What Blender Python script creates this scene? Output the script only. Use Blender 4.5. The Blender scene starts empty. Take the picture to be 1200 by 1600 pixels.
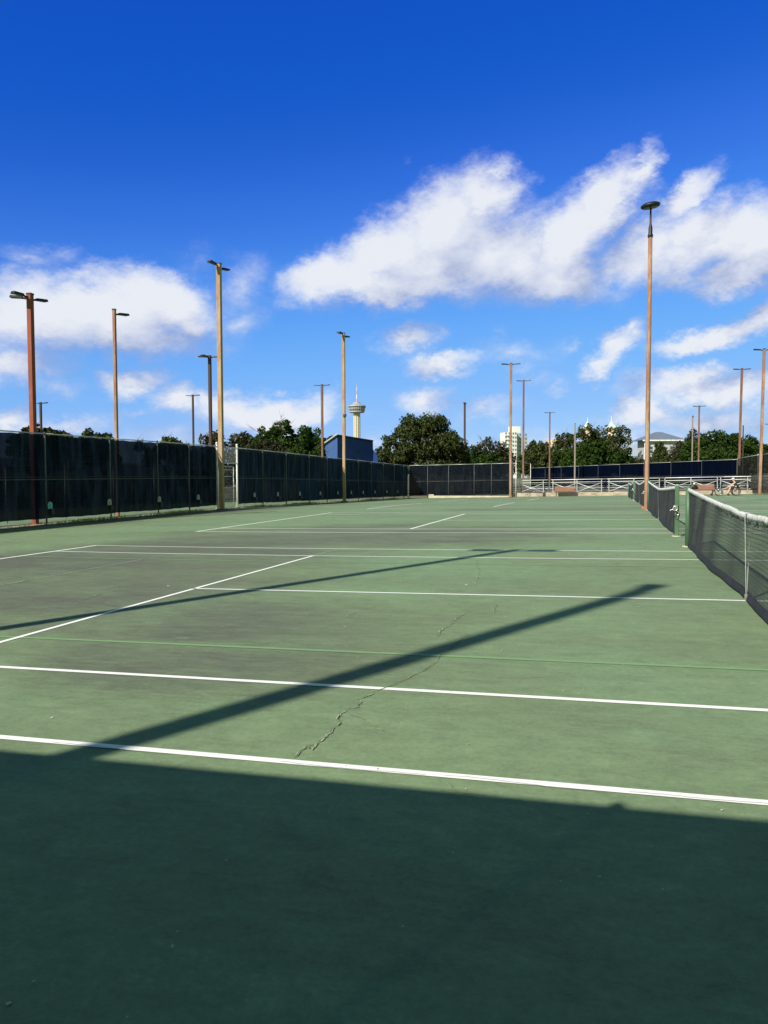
import bpy, bmesh, math, random
import numpy as np
from mathutils import Vector, Matrix

# ------------------------------------------------------------------ camera, world, sun, exposure
scene = bpy.context.scene
col = scene.collection
YAW, PITCH, ROLL = -0.2776, -0.0471, -0.0033
CAM = np.array([-1.393, -8.962, 1.3347])
FPX = 1234.96
_f = np.array([math.sin(YAW)*math.cos(PITCH), math.cos(YAW)*math.cos(PITCH), math.sin(PITCH)])
_r0 = np.array([math.cos(YAW), -math.sin(YAW), 0.0])
_u0 = np.cross(_r0, _f)
_r = _r0*math.cos(ROLL) + _u0*math.sin(ROLL)
_u = -_r0*math.sin(ROLL) + _u0*math.cos(ROLL)
cam_data = bpy.data.cameras.new('camera')
cam_data.sensor_fit = 'HORIZONTAL'; cam_data.sensor_width = 36.0
cam_data.lens = 36.0*FPX/1200.0
cam_data.clip_start = 0.05; cam_data.clip_end = 9000
cam = bpy.data.objects.new('camera', cam_data); col.objects.link(cam)
M = Matrix.Identity(4)
for i in range(3):
    M[i][0] = _r[i]; M[i][1] = _u[i]; M[i][2] = -_f[i]; M[i][3] = CAM[i]
cam.matrix_world = M
scene.camera = cam
scene.render.resolution_x = 768; scene.render.resolution_y = 1024
scene.view_settings.view_transform = 'Standard'
scene.view_settings.look = 'None'
EXPO = 0.5
scene.view_settings.exposure = EXPO
scene.view_settings.gamma = 1.0

SUN_AZ, SUN_EL = math.radians(25.2), math.radians(36.5)     # travel direction of light over the ground, height
sd = bpy.data.lights.new('sun', 'SUN'); sd.energy = 4.9; sd.angle = math.radians(0.53)
sd.color = (1.0, 0.925, 0.82)
sun = bpy.data.objects.new('sun', sd); col.objects.link(sun)
ldir = Vector((math.sin(SUN_AZ)*math.cos(SUN_EL), math.cos(SUN_AZ)*math.cos(SUN_EL), -math.sin(SUN_EL)))
sun.rotation_euler = ldir.to_track_quat('-Z', 'Y').to_euler()
sun.location = (-20, -40, 40)

def pdir(px, py): return _f*FPX + _r*(px-600) - _u*(py-800)

def build_world():
    w = bpy.data.worlds.new('World'); scene.world = w; w.use_nodes = True
    nt = w.node_tree; nt.nodes.clear()
    def N(t, tree=nt, **k):
        n = tree.nodes.new(t)
        for a, b in k.items(): setattr(n, a, b)
        return n
    def math_(tree, op, a, b=None, c=None, clamp=False):
        n = tree.nodes.new('ShaderNodeMath'); n.operation = op; n.use_clamp = clamp
        for i, v in enumerate((a, b, c)):
            if v is None: continue
            if isinstance(v, (int, float)): n.inputs[i].default_value = v
            else: tree.links.new(v, n.inputs[i])
        return n.outputs[0]
    # ---- cloud density as a function of (azimuth, tan elevation)
    g = bpy.data.node_groups.new('cloud_density', 'ShaderNodeTree')
    g.interface.new_socket('P', in_out='INPUT', socket_type='NodeSocketVector')
    g.interface.new_socket('D', in_out='OUTPUT', socket_type='NodeSocketFloat')
    gi = g.nodes.new('NodeGroupInput'); go = g.nodes.new('NodeGroupOutput')
    L = g.links.new
    # billowy warp at two sizes, plus wisps that lean up to the right
    mp = g.nodes.new('ShaderNodeMapping'); mp.inputs['Rotation'].default_value = (0, 0, math.radians(-48)); mp.inputs['Scale'].default_value = (0.75, 1.15, 1)
    L(gi.outputs[0], mp.inputs[0])
    def warp(vec, scale, detail, rough, ax, ay, base):
        n_ = g.nodes.new('ShaderNodeTexNoise'); n_.inputs['Scale'].default_value = scale; n_.inputs['Detail'].default_value = detail; n_.inputs['Roughness'].default_value = rough
        L(vec, n_.inputs['Vector'])
        sb = g.nodes.new('ShaderNodeVectorMath'); sb.operation = 'SUBTRACT'; sb.inputs[1].default_value = (.5, .5, .5); L(n_.outputs['Color'], sb.inputs[0])
        ml = g.nodes.new('ShaderNodeVectorMath'); ml.operation = 'MULTIPLY'; ml.inputs[1].default_value = (ax, ay, 0); L(sb.outputs[0], ml.inputs[0])
        ad = g.nodes.new('ShaderNodeVectorMath'); ad.operation = 'ADD'; L(base, ad.inputs[0]); L(ml.outputs[0], ad.inputs[1]); return ad
    add = warp(gi.outputs[0], 7.0, 2, .5, .07, .06, gi.outputs[0])
    add = warp(mp.outputs[0], 26.0, 9, .70, .066, .060, add.outputs[0])
    P = add.outputs[0]
    BL = [ # x, y, rx, ry, lean, strength
     (515,436,86,42,25,.95),(600,402,108,62,35,1),(692,355,108,70,42,1),(768,305,62,62,50,.88),(620,450,160,34,3,1),(600,470,90,22,0,.8),(760,400,120,70,8,1),(800,425,95,50,-5,.95),(735,385,90,70,40,.95),(660,420,120,60,10,.9),(560,430,90,55,15,.9),(580,455,110,38,-5,.85),(790,262,40,24,50,.6),(700,455,90,34,0,.7),
     (880,390,95,62,45,1),(940,325,92,46,52,1),(995,264,60,20,48,.8),(865,440,90,38,0,.9),(815,420,65,48,0,.8),
     (1010,385,90,55,40,.85),(1068,300,62,28,35,.85),(1100,365,115,58,0,1),(1175,375,90,72,0,1),(1150,425,80,32,8,.95),(1000,420,60,40,40,.7),(960,425,60,40,20,.65),(1050,400,80,50,10,.85),(905,420,60,50,30,.85),(1015,330,50,45,45,.45),
     (262,474,88,50,0,1),(215,470,100,50,0,.95),(90,500,110,55,0,.9),(165,492,130,58,0,1),(40,490,90,66,0,.95),(190,525,170,36,0,.8),(60,392,80,30,-15,.42),(300,500,60,40,0,.8),(20,565,110,40,0,.75),(50,440,80,34,0,.6),(120,540,150,32,0,.55),(390,495,60,36,0,.5),(385,440,70,60,60,.46),(300,400,80,45,20,.3),(640,240,40,20,40,.25),
     (640,535,52,26,10,.75),(692,570,66,20,0,.85),(668,622,56,27,10,.7),(600,545,40,20,0,.4),(965,545,58,24,42,.75),(935,572,45,22,15,.8),(988,518,40,18,45,.65),
     (1108,532,90,22,8,.95),(1178,503,60,25,25,.95),(1080,603,108,25,0,.85),(1155,608,80,24,0,.8),(998,642,64,28,10,.9),(1095,650,120,28,0,.7),(880,545,40,14,15,.42),(868,610,28,12,15,.4),
     (800,555,85,34,0,.45),(765,635,85,20,0,.5),(775,520,30,14,0,.35),(820,580,60,14,0,.35),(720,655,60,20,0,.3),(212,592,66,26,5,.75),(95,604,60,24,0,.45),(285,628,46,34,0,.85),(405,640,120,36,0,.95),(335,625,60,26,0,.7),(478,640,66,30,10,.85),(115,655,90,22,0,.6),(15,655,50,26,0,.8),(215,645,50,16,0,.4),
     (930,655,80,26,0,.4),(840,600,60,18,0,.35),(560,650,60,20,0,.35),(600,705,560,28,0,.42),(980,695,320,36,0,.55),(300,690,300,32,0,.46)]
    acc = None
    for (x, y, rx, ry, lean, s) in BL:
        d = pdir(x, y); az = math.atan2(d[0], d[1]); te = d[2]/math.hypot(d[0], d[1])
        m = g.nodes.new('ShaderNodeMapping'); m.vector_type = 'TEXTURE'
        m.inputs['Location'].default_value = (az, te, 0)
        m.inputs['Rotation'].default_value = (0, 0, math.radians(lean))
        m.inputs['Scale'].default_value = (rx/FPX*1.50, ry/FPX*1.50, 1)
        L(P, m.inputs[0])
        gr = g.nodes.new('ShaderNodeTexGradient'); gr.gradient_type = 'SPHERICAL'
        # flatten z: P has z = 0
        L(m.outputs[0], gr.inputs[0])
        v = math_(g, 'MULTIPLY', gr.outputs['Fac'], s)
        acc = v if acc is None else math_(g, 'SMOOTH_MAX', acc, v, .08)
    n2 = g.nodes.new('ShaderNodeTexNoise'); n2.inputs['Scale'].default_value = 21; n2.inputs['Detail'].default_value = 10; n2.inputs['Roughness'].default_value = .68; n2.inputs['Distortion'].default_value = .35
    L(mp.outputs[0], n2.inputs['Vector'])
    nn = math_(g, 'SUBTRACT', n2.outputs['Fac'], .5)
    amp = math_(g, 'MULTIPLY', nn, .46)
    acc = math_(g, 'MAXIMUM', math_(g, 'SUBTRACT', acc, .06), 0.0)
    gate = math_(g, 'MULTIPLY', acc, 3.5, clamp=True)
    amp = math_(g, 'MULTIPLY', amp, gate)
    L(math_(g, 'ADD', acc, amp), go.inputs[0])
    # ---- coordinates
    tc = N('ShaderNodeTexCoord')
    sx = N('ShaderNodeSeparateXYZ'); nt.links.new(tc.outputs['Generated'], sx.inputs[0])
    az = math_(nt, 'ARCTAN2', sx.outputs[0], sx.outputs[1])
    hh = math_(nt, 'SQRT', math_(nt, 'ADD', math_(nt, 'MULTIPLY', sx.outputs[0], sx.outputs[0]), math_(nt, 'MULTIPLY', sx.outputs[1], sx.outputs[1])))
    te = math_(nt, 'DIVIDE', sx.outputs[2], math_(nt, 'MAXIMUM', hh, .02))
    cb = N('ShaderNodeCombineXYZ'); nt.links.new(az, cb.inputs[0]); nt.links.new(te, cb.inputs[1])
    g1 = N('ShaderNodeGroup'); g1.node_tree = g; nt.links.new(cb.outputs[0], g1.inputs[0])
    off = N('ShaderNodeVectorMath', operation='ADD'); off.inputs[1].default_value = (-.022, .046, 0); nt.links.new(cb.outputs[0], off.inputs[0])
    g2 = N('ShaderNodeGroup'); g2.node_tree = g; nt.links.new(off.outputs[0], g2.inputs[0])
    mr = N('ShaderNodeMapRange', interpolation_type='SMOOTHSTEP'); nt.links.new(g1.outputs[0], mr.inputs['Value'])
    mr.inputs['From Min'].default_value = .10; mr.inputs['From Max'].default_value = .68; mr.inputs['To Max'].default_value = .97
    # light on the side facing the sun (upper left), grey-lavender undersides
    dif = math_(nt, 'SUBTRACT', g1.outputs[0], g2.outputs[0])
    sh = N('ShaderNodeMapRange'); nt.links.new(dif, sh.inputs['Value']); sh.inputs['From Min'].default_value = -.40; sh.inputs['From Max'].default_value = .34
    ramp = N('ShaderNodeValToRGB'); nt.links.new(sh.outputs[0], ramp.inputs[0])
    e = ramp.color_ramp.elements
    e[0].position = 0; e[0].color = (.36, .43, .66, 1)
    e[1].position = 1; e[1].color = (.83, .86, .92, 1)
    x = e.new(.5); x.color = (.62, .67, .82, 1)
    sky = N('ShaderNodeTexSky', sky_type='NISHITA'); sky.sun_disc = False
    sky.sun_elevation = SUN_EL; sky.sun_rotation = math.pi + SUN_AZ
    sky.air_density = 1.0; sky.dust_density = 0.0; sky.ozone_density = 3.0; sky.altitude = 200
    pre = N('ShaderNodeVectorMath', operation='SCALE'); pre.inputs['Scale'].default_value = .1; nt.links.new(sky.outputs[0], pre.inputs[0])
    cv = N('ShaderNodeRGBCurve'); nt.links.new(pre.outputs[0], cv.inputs['Color'])
    CUR = [[(0, 0), (.093, .0065), (.112, .010), (.147, .034), (.22, .095), (.328, .175), (.56, .29), (.905, .42), (1, .45)],
           [(0, 0), (.168, .089), (.202, .110), (.258, .172), (.371, .328), (.521, .450), (.745, .54), (.92, .62), (1, .65)],
           [(0, .2), (.314, .555), (.366, .60), (.451, .735), (.591, .90), (.723, .955), (1, .97)]]
    for ci_, pts in enumerate(CUR):
        c_ = cv.mapping.curves[ci_]
        c_.points[0].location = pts[0]; c_.points[1].location = pts[-1]
        for p_ in pts[1:-1]: c_.points.new(*p_)
    cv.mapping.update()
    hs = N('ShaderNodeVectorMath', operation='SCALE'); hs.inputs['Scale'].default_value = 1/(BG*2**EXPO)
    # sky outside the view is made paler and less blue to tint the shade
    fw = math_(nt, 'ADD', math_(nt, 'MULTIPLY', sx.outputs[0], math.sin(YAW)), math_(nt, 'MULTIPLY', sx.outputs[1], math.cos(YAW)))
    pale = N('ShaderNodeMapRange', interpolation_type='SMOOTHSTEP'); nt.links.new(fw, pale.inputs['Value'])
    pale.inputs['From Min'].default_value = .74; pale.inputs['From Max'].default_value = .40
    pm = N('ShaderNodeMix', data_type='RGBA'); nt.links.new(pale.outputs[0], pm.inputs['Factor']); nt.links.new(cv.outputs[0], pm.inputs['A'])
    pl = N('ShaderNodeVectorMath', operation='MULTIPLY'); pl.inputs[1].default_value = (1.04, 1.24, .58); nt.links.new(pre.outputs[0], pl.inputs[0])
    nt.links.new(pl.outputs[0], pm.inputs['B']); nt.links.new(pm.outputs['Result'], hs.inputs[0])
    sc = N('ShaderNodeVectorMath', operation='SCALE'); sc.inputs['Scale'].default_value = 1/(BG*2**EXPO); nt.links.new(ramp.outputs[0], sc.inputs[0])
    mix = N('ShaderNodeMix', data_type='RGBA')
    nt.links.new(mr.outputs[0], mix.inputs['Factor']); nt.links.new(hs.outputs[0], mix.inputs['A']); nt.links.new(sc.outputs[0], mix.inputs['B'])
    bg = N('ShaderNodeBackground'); bg.inputs['Strength'].default_value = BG
    nt.links.new(mix.outputs['Result'], bg.inputs['Color'])
    out = N('ShaderNodeOutputWorld'); nt.links.new(bg.outputs[0], out.inputs['Surface'])
BG = 0.1
SKY_SAT, SKY_VAL = 1.25, 1.0
build_world()

# ------------------------------------------------------------------ ground shape and bearings
SLOPE = 0.0166
def gz(x, y):
    xx = max(-60.0, min(60.0, x)); s = min(y, 67.0) - 27
    ss = 0 if s < -6 else (s if s > 6 else (s+6)**2/24)
    return SLOPE*xx - 0.0155*ss
def G(px, py):
    """where the photograph's ray meets the sloping ground"""
    d = pdir(px, py); lo, hi = 0.0005, 0.3
    for _ in range(50):
        m = (lo+hi)/2; p = CAM + m*d
        if p[2] - gz(p[0], p[1]) > 0: lo = m
        else: hi = m
    return CAM + lo*d
def onY(px, Y, py=770):
    d = pdir(px, py); return float(CAM[0] + (Y-CAM[1])/d[1]*d[0])
def onX(px, X, py=780):
    d = pdir(px, py); return float(CAM[1] + (X-CAM[0])/d[0]*d[1])
def far(px, dist, py=742):
    d = pdir(px, py); k = dist/math.hypot(d[0], d[1]); return (float(CAM[0]+k*d[0]), float(CAM[1]+k*d[1]))
def height_at(px, py, dist):
    d = pdir(px, py); return float(CAM[2] + dist/math.hypot(d[0], d[1])*d[2])

# ------------------------------------------------------------------ object helpers
def tag(o, label=None, cat=None, group=None, kind=None):
    if label: o['label'] = label
    if cat: o['category'] = cat
    if group: o['group'] = group
    if kind: o['kind'] = kind
    return o
def empty(name, loc, label, cat, group=None, rz=0.0):
    o = bpy.data.objects.new(name, None); o.empty_display_size = .2
    o.location = loc; o.rotation_euler = (0, 0, rz); col.objects.link(o)
    return tag(o, label, cat, group)
def copy_tree(o, parent=None):
    c = o.copy(); col.objects.link(c)
    if parent: c.parent = parent
    for ch in list(o.children): copy_tree(ch, c)
    return c
class MB:
    def __init__(s): s.v = []; s.f = []; s.smooth = False
    def add(s, vs, fs):
        b = len(s.v); s.v += [tuple(map(float, v)) for v in vs]; s.f += [tuple(i+b for i in f) for f in fs]; return s
    def box(s, c, d, rz=0.0, R=None):
        hx, hy, hz = d[0]/2, d[1]/2, d[2]/2
        vs = [Vector((x*hx, y*hy, z*hz)) for x in (-1, 1) for y in (-1, 1) for z in (-1, 1)]
        if R is None and rz: R = Matrix.Rotation(rz, 3, 'Z')
        if R is not None: vs = [R @ v for v in vs]
        vs = [v+Vector(c) for v in vs]
        return s.add(vs, [(0,1,3,2),(4,6,7,5),(0,4,5,1),(2,3,7,6),(0,2,6,4),(1,5,7,3)])
    def tube(s, p0, p1, r0, r1=None, n=8, caps=True):
        r1 = r0 if r1 is None else r1
        p0, p1 = Vector(p0), Vector(p1); a = (p1-p0).normalized()
        t = Vector((0, 0, 1)) if abs(a.z) < .9 else Vector((1, 0, 0))
        u = a.cross(t).normalized(); w = a.cross(u)
        vs = []
        for p, r in ((p0, r0), (p1, r1)):
            for i in range(n):
                th = 2*math.pi*(i+.5)/n; vs.append(p+u*r*math.cos(th)+w*r*math.sin(th))
        fs = [(i, (i+1) % n, n+(i+1) % n, n+i) for i in range(n)]
        if caps: fs += [tuple(range(n-1, -1, -1)), tuple(range(n, 2*n))]
        return s.add(vs, fs)
    def path(s, pts, r, n=6):
        pts = [Vector(p) for p in pts]; rings = []; vs = []
        for i, p in enumerate(pts):
            a = (pts[min(i+1, len(pts)-1)]-pts[max(i-1, 0)]).normalized()
            t = Vector((0, 0, 1)) if abs(a.z) < .9 else Vector((1, 0, 0))
            u = a.cross(t).normalized(); w = a.cross(u)
            rr = r[i] if isinstance(r, (list, tuple)) else r
            for k in range(n):
                th = 2*math.pi*(k+.5)/n; vs.append(p+u*rr*math.cos(th)+w*rr*math.sin(th))
        fs = []
        for i in range(len(pts)-1):
            for k in range(n):
                fs.append((i*n+k, i*n+(k+1) % n, (i+1)*n+(k+1) % n, (i+1)*n+k))
        fs += [tuple(range(n-1, -1, -1)), tuple(range((len(pts)-1)*n, len(pts)*n))]
        return s.add(vs, fs)
    def lathe(s, prof, c=(0, 0, 0), n=20):
        vs = []; m = len(prof)
        for (r, z) in prof:
            for k in range(n):
                th = 2*math.pi*k/n; vs.append((c[0]+r*math.cos(th), c[1]+r*math.sin(th), c[2]+z))
        fs = [(i*n+k, i*n+(k+1) % n, (i+1)*n+(k+1) % n, (i+1)*n+k) for i in range(m-1) for k in range(n)]
        fs += [tuple(range(n-1, -1, -1)), tuple(range((m-1)*n, m*n))]
        return s.add(vs, fs)
    def torus(s, c, R, r, axis='Y', n=24, m=8, Rm=None):
        vs = []
        for i in range(n):
            a = 2*math.pi*i/n
            for k in range(m):
                b = 2*math.pi*k/m
                x = (R+r*math.cos(b))*math.cos(a); z = (R+r*math.cos(b))*math.sin(a); y = r*math.sin(b)
                v = Vector((x, y, z))
                if Rm is not None: v = Rm @ v
                vs.append(v+Vector(c))
        fs = [(i*m+k, ((i+1) % n)*m+k, ((i+1) % n)*m+(k+1) % m, i*m+(k+1) % m) for i in range(n) for k in range(m)]
        return s.add(vs, fs)
    def prism(s, poly, h, z=0):   # poly in xy, extruded up
        n = len(poly)
        vs = [(p[0], p[1], z) for p in poly]+[(p[0], p[1], z+h) for p in poly]
        fs = [tuple(range(n-1, -1, -1)), tuple(range(n, 2*n))]+[(i, (i+1) % n, n+(i+1) % n, n+i) for i in range(n)]
        return s.add(vs, fs)
    def build(s, name, mat, parent=None, smooth=False, bevel=0):
        me = bpy.data.meshes.new(name); me.from_pydata(s.v, [], s.f); me.update()
        bm = bmesh.new(); bm.from_mesh(me); bmesh.ops.recalc_face_normals(bm, faces=bm.faces); bm.to_mesh(me); bm.free()
        if smooth:
            for p in me.polygons: p.use_smooth = True
        if mat: me.materials.append(mat)
        o = bpy.data.objects.new(name, me); col.objects.link(o)
        if parent: o.parent = parent
        if bevel:
            b = o.modifiers.new('bevel', 'BEVEL'); b.width = bevel; b.segments = 2; b.limit_method = 'ANGLE'
        return o
def np_mesh(name, V, F, mat, parent=None):
    me = bpy.data.meshes.new(name)
    V = np.asarray(V, dtype=np.float32); F = np.asarray(F, dtype=np.int32); k = F.shape[1]
    me.vertices.add(len(V)); me.vertices.foreach_set('co', V.ravel())
    me.loops.add(F.size); me.loops.foreach_set('vertex_index', F.ravel())
    me.polygons.add(len(F)); me.polygons.foreach_set('loop_start', np.arange(0, F.size, k, dtype=np.int32))
    me.polygons.foreach_set('loop_total', np.full(len(F), k, dtype=np.int32))
    me.update(calc_edges=True); me.validate()
    if mat: me.materials.append(mat)
    o = bpy.data.objects.new(name, me); col.objects.link(o)
    if parent: o.parent = parent
    return o

# ------------------------------------------------------------------ materials
def lin(c): return tuple(((v/255)/12.92 if v/255 <= .04045 else ((v/255+.055)/1.055)**2.4) for v in c)
class NT:
    def __init__(s, name):
        s.m = bpy.data.materials.new(name); s.m.use_nodes = True; s.t = s.m.node_tree; s.t.nodes.clear()
        s.out = s.t.nodes.new('ShaderNodeOutputMaterial')
        s.bsdf = s.t.nodes.new('ShaderNodeBsdfPrincipled'); s.L(s.bsdf.outputs[0], s.out.inputs[0])
    def L(s, a, b): s.t.links.new(a, b)
    def n(s, t, **k):
        x = s.t.nodes.new(t)
        for a, b in k.items(): setattr(x, a, b)
        return x
    def coord(s, kind='Object', scale=(1, 1, 1), rot=(0, 0, 0), loc=(0, 0, 0)):
        if kind == 'World': src = s.n('ShaderNodeNewGeometry').outputs['Position']
        else: src = s.n('ShaderNodeTexCoord').outputs[kind]
        mp = s.n('ShaderNodeMapping'); s.L(src, mp.inputs[0]); mp.inputs['Scale'].default_value = scale
        mp.inputs['Rotation'].default_value = rot; mp.inputs['Location'].default_value = loc
        return mp.outputs[0]
    def noise(s, vec, scale, detail=4, rough=.55, dist=0):
        x = s.n('ShaderNodeTexNoise'); s.L(vec, x.inputs['Vector']); x.inputs['Scale'].default_value = scale
        x.inputs['Detail'].default_value = detail; x.inputs['Roughness'].default_value = rough; x.inputs['Distortion'].default_value = dist
        return x.outputs['Fac']
    def ramp(s, fac, stops, interp='LINEAR'):
        x = s.n('ShaderNodeValToRGB'); s.L(fac, x.inputs[0]); x.color_ramp.interpolation = interp
        e = x.color_ramp.elements
        for i, (p, c) in enumerate(stops):
            if isinstance(c, (int, float)): c = (c, c, c)
            q = e[i] if i < 2 else e.new(p)
            q.position = p; q.color = (*c, 1)
        return x.outputs[0]
    def math(s, op, a, b=None, clamp=False, c=None):
        x = s.n('ShaderNodeMath', operation=op, use_clamp=clamp)
        for i, v in enumerate((a, b, c)):
            if v is None: continue
            if isinstance(v, (int, float)): x.inputs[i].default_value = v
            else: s.L(v, x.inputs[i])
        return x.outputs[0]
    def mix(s, fac, a, b, blend='MIX'):
        x = s.n('ShaderNodeMix', data_type='RGBA', blend_type=blend)
        for sock, v in ((x.inputs['Factor'], fac), (x.inputs['A'], a), (x.inputs['B'], b)):
            if isinstance(v, (int, float)): sock.default_value = v
            elif isinstance(v, tuple): sock.default_value = (*v, 1)
            else: s.L(v, sock)
        return x.outputs['Result']
    def bump(s, h, strength=.3, dist=.01):
        x = s.n('ShaderNodeBump'); s.L(h, x.inputs['Height']); x.inputs['Strength'].default_value = strength; x.inputs['Distance'].default_value = dist
        s.L(x.outputs[0], s.bsdf.inputs['Normal']); return x
    def set(s, rough=.7, metal=0, spec=.5):
        s.bsdf.inputs['Roughness'].default_value = rough; s.bsdf.inputs['Metallic'].default_value = metal
        s.bsdf.inputs['Specular IOR Level'].default_value = spec
        return s
    def color(s, v):
        if isinstance(v, tuple): s.bsdf.inputs['Base Color'].default_value = (*v, 1)
        else: s.L(v, s.bsdf.inputs['Base Color'])

def mat_vary(name, c1, c2, scale=6, rough=.7, metal=0, stretch=(1, 1, 1), bump=.15, spec=.4, detail=5):
    t = NT(name); v = t.coord('Object', stretch); f = t.noise(v, scale, detail, .6)
    t.color(t.ramp(f, [(.3, c1), (.7, c2)])); t.set(rough, metal, spec)
    if bump: t.bump(t.noise(v, scale*6, 3), bump, .01)
    return t.m

# court acrylic: green with worn, dirty brownish sweeps and cleaner green pools
def court_material():
    t = NT('court_acrylic')
    w = t.coord('World')
    big = t.noise(t.coord('World', (.11, .16, 1), loc=(3.1, 7.7, 0)), 1.0, 5, .55, .6)
    mid = t.noise(t.coord('World', (.35, .9, 1), rot=(0, 0, .25)), 1.0, 6, .6, .4)
    fine = t.noise(t.coord('World', (3.0, 16, 1), rot=(0, 0, -.2)), 1.0, 6, .65)
    fine2 = t.noise(w, 55, 4, .7)
    sx = t.n('ShaderNodeSeparateXYZ'); t.L(w, sx.inputs[0])
    # the dirty sweep: around x=-8..-4, y=2..14; and around the near baseline
    def blob(cx, cy, rx, ry, rot=0):
        m = t.n('ShaderNodeMapping'); m.vector_type = 'TEXTURE'; m.inputs['Location'].default_value = (cx, cy, 0)
        m.inputs['Rotation'].default_value = (0, 0, rot); m.inputs['Scale'].default_value = (rx, ry, 1)
        flat = t.n('ShaderNodeVectorMath', operation='MULTIPLY'); flat.inputs[1].default_value = (1, 1, 0)
        warp = t.n('ShaderNodeTexNoise'); warp.inputs['Scale'].default_value = .28; warp.inputs['Detail'].default_value = 5; t.L(w, warp.inputs['Vector'])
        sb = t.n('ShaderNodeVectorMath', operation='SUBTRACT'); sb.inputs[1].default_value = (.5, .5, .5); t.L(warp.outputs['Color'], sb.inputs[0])
        sc = t.n('ShaderNodeVectorMath', operation='SCALE'); sc.inputs['Scale'].default_value = 5.0; t.L(sb.outputs[0], sc.inputs[0])
        ad = t.n('ShaderNodeVectorMath', operation='ADD'); t.L(sc.outputs[0], ad.inputs[0]); t.L(w, ad.inputs[1])
        t.L(ad.outputs[0], flat.inputs[0]); t.L(flat.outputs[0], m.inputs[0])
        g = t.n('ShaderNodeTexGradient', gradient_type='SPHERICAL'); t.L(m.outputs[0], g.inputs[0])
        return t.math('MULTIPLY', g.outputs['Fac'], 2.2, clamp=True)
    d1 = blob(-9.3, 3.0, 4.8, 9.5, .15); d2 = blob(-7.2, 9.5, 6.5, 5.0, .2); d3 = blob(-5.2, -2.2, 3.2, 2.6); d4 = blob(-19, 30, 2.6, 26)
    d5 = blob(9, 8, 8, 9); d6 = blob(-3, 24, 6, 3.5)
    dirt = t.math('MAXIMUM', d1, d2); dirt = t.math('MAXIMUM', dirt, t.math('MULTIPLY', d3, .8)); dirt = t.math('MAXIMUM', dirt, d4)
    dirt = t.math('MAXIMUM', dirt, t.math('MULTIPLY', d5, .6)); dirt = t.math('MAXIMUM', dirt, t.math('MULTIPLY', d6, .55))
    x = t.math('ADD', t.math('MULTIPLY', mid, .9), t.math('MULTIPLY', big, .7))
    x = t.math('ADD', x, t.math('MULTIPLY', fine, .55))
    x = t.math('SUBTRACT', x, 1.1)
    f = t.math('ADD', t.math('MULTIPLY', x, 1.9), t.math('MULTIPLY', dirt, .74))
    f = t.math('ADD', f, .20, clamp=True)
    c = t.ramp(f, [(0.0, CG1), (1.0, CG3), (.45, CG2)])
    # yellower dry film towards the near right
    dry = t.noise(t.coord('World', (.3, .3, 1), loc=(9, 2, 0)), 1.0, 3)
    c = t.mix(t.math('MULTIPLY', t.ramp(dry, [(.4, 0.), (.75, 1.)]), .45), c, CG4)
    c = t.mix(t.ramp(fine2, [(.35, .0), (.75, .22)]), c, CG3)
    # gritty mottling in two sizes, and smeared ball marks
    m1 = t.noise(w, 30, 6, .85); m2 = t.noise(t.coord('World', (1, 1.6, 1)), 4.2, 6, .7, .5)
    c = t.mix(1.0, c, t.ramp(t.math('ADD', t.math('MULTIPLY', m1, .55), t.math('MULTIPLY', m2, .45)), [(.36, .74), (.64, 1.24)]), 'MULTIPLY')
    bm = t.n('ShaderNodeTexVoronoi'); bm.inputs['Scale'].default_value = 1.0; bm.inputs['Randomness'].default_value = 1.0
    t.L(t.coord('World', (.75, 1.9, 1), rot=(0, 0, .6)), bm.inputs['Vector'])
    ring = t.ramp(bm.outputs['Distance'], [(.035, 0.), (.05, .32), (.075, 0.)])
    c = t.mix(t.math('MULTIPLY', ring, t.math('GREATER_THAN', t.noise(w, .8, 1), .5)), c, CG5)
    spk = t.n('ShaderNodeTexVoronoi'); spk.inputs['Scale'].default_value = .9; t.L(w, spk.inputs['Vector'])
    s = t.ramp(spk.outputs['Distance'], [(0, 1.), (.02, 0.)])
    c = t.mix(t.math('MULTIPLY', s, .5), c, (.5, .5, .42))
    # scuffs: short pale streaks
    sc = t.noise(t.coord('World', (1.2, 26, 1), rot=(0, 0, .5)), 1.0, 3, .5)
    c = t.mix(t.ramp(sc, [(.72, 0.), (.80, .30)]), c, CG5)
    t.color(c); t.set(.78, 0, .28)
    hgt = t.math('ADD', t.math('MULTIPLY', t.noise(w, 240, 3, .7), .6), t.math('MULTIPLY', fine2, .4))
    t.bump(hgt, .6, .004)
    return t.m
CG1 = (.174, .264, .143); CG2 = (.148, .208, .112); CG3 = (.106, .118, .084); CG4 = (.182, .238, .118); CG5 = (.27, .37, .22)
MT = {}
MT['court'] = court_material()
def paint(name, c1, c2, wear):
    t = NT(name); w = t.coord('World')
    a = t.noise(w, 9, 6, .7); b = t.noise(t.coord('World', (1, 1, 1)), 60, 3, .6)
    c = t.ramp(a, [(.3, c1), (.75, c2)])
    c = t.mix(t.ramp(t.math('ADD', t.math('MULTIPLY', a, .6), t.math('MULTIPLY', b, .5)), [(wear, 0.), (wear+.08, .8)]), c, CG2)
    t.color(c); t.set(.6, 0, .4); t.bump(b, .2, .003); return t.m
MT['line'] = paint('white_line_paint', (.86, .86, .84), (.78, .78, .76), .72)
MT['fade_line'] = paint('faint_line_paint', (.30, .33, .26), (.24, .27, .2), .55)
MT['green_line'] = paint('light_green_line_paint', (.19, .33, .14), (.17, .29, .12), .68)
t = NT('earth'); w = t.coord('World')
a = t.noise(w, .25, 6); b = t.noise(w, 3, 5)
t.color(t.mix(t.ramp(b, [(.35, 0.), (.65, 1.)]), t.ramp(a, [(.35, (.09, .10, .05)), (.65, (.20, .17, .12))]), (.13, .14, .08)))
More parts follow.
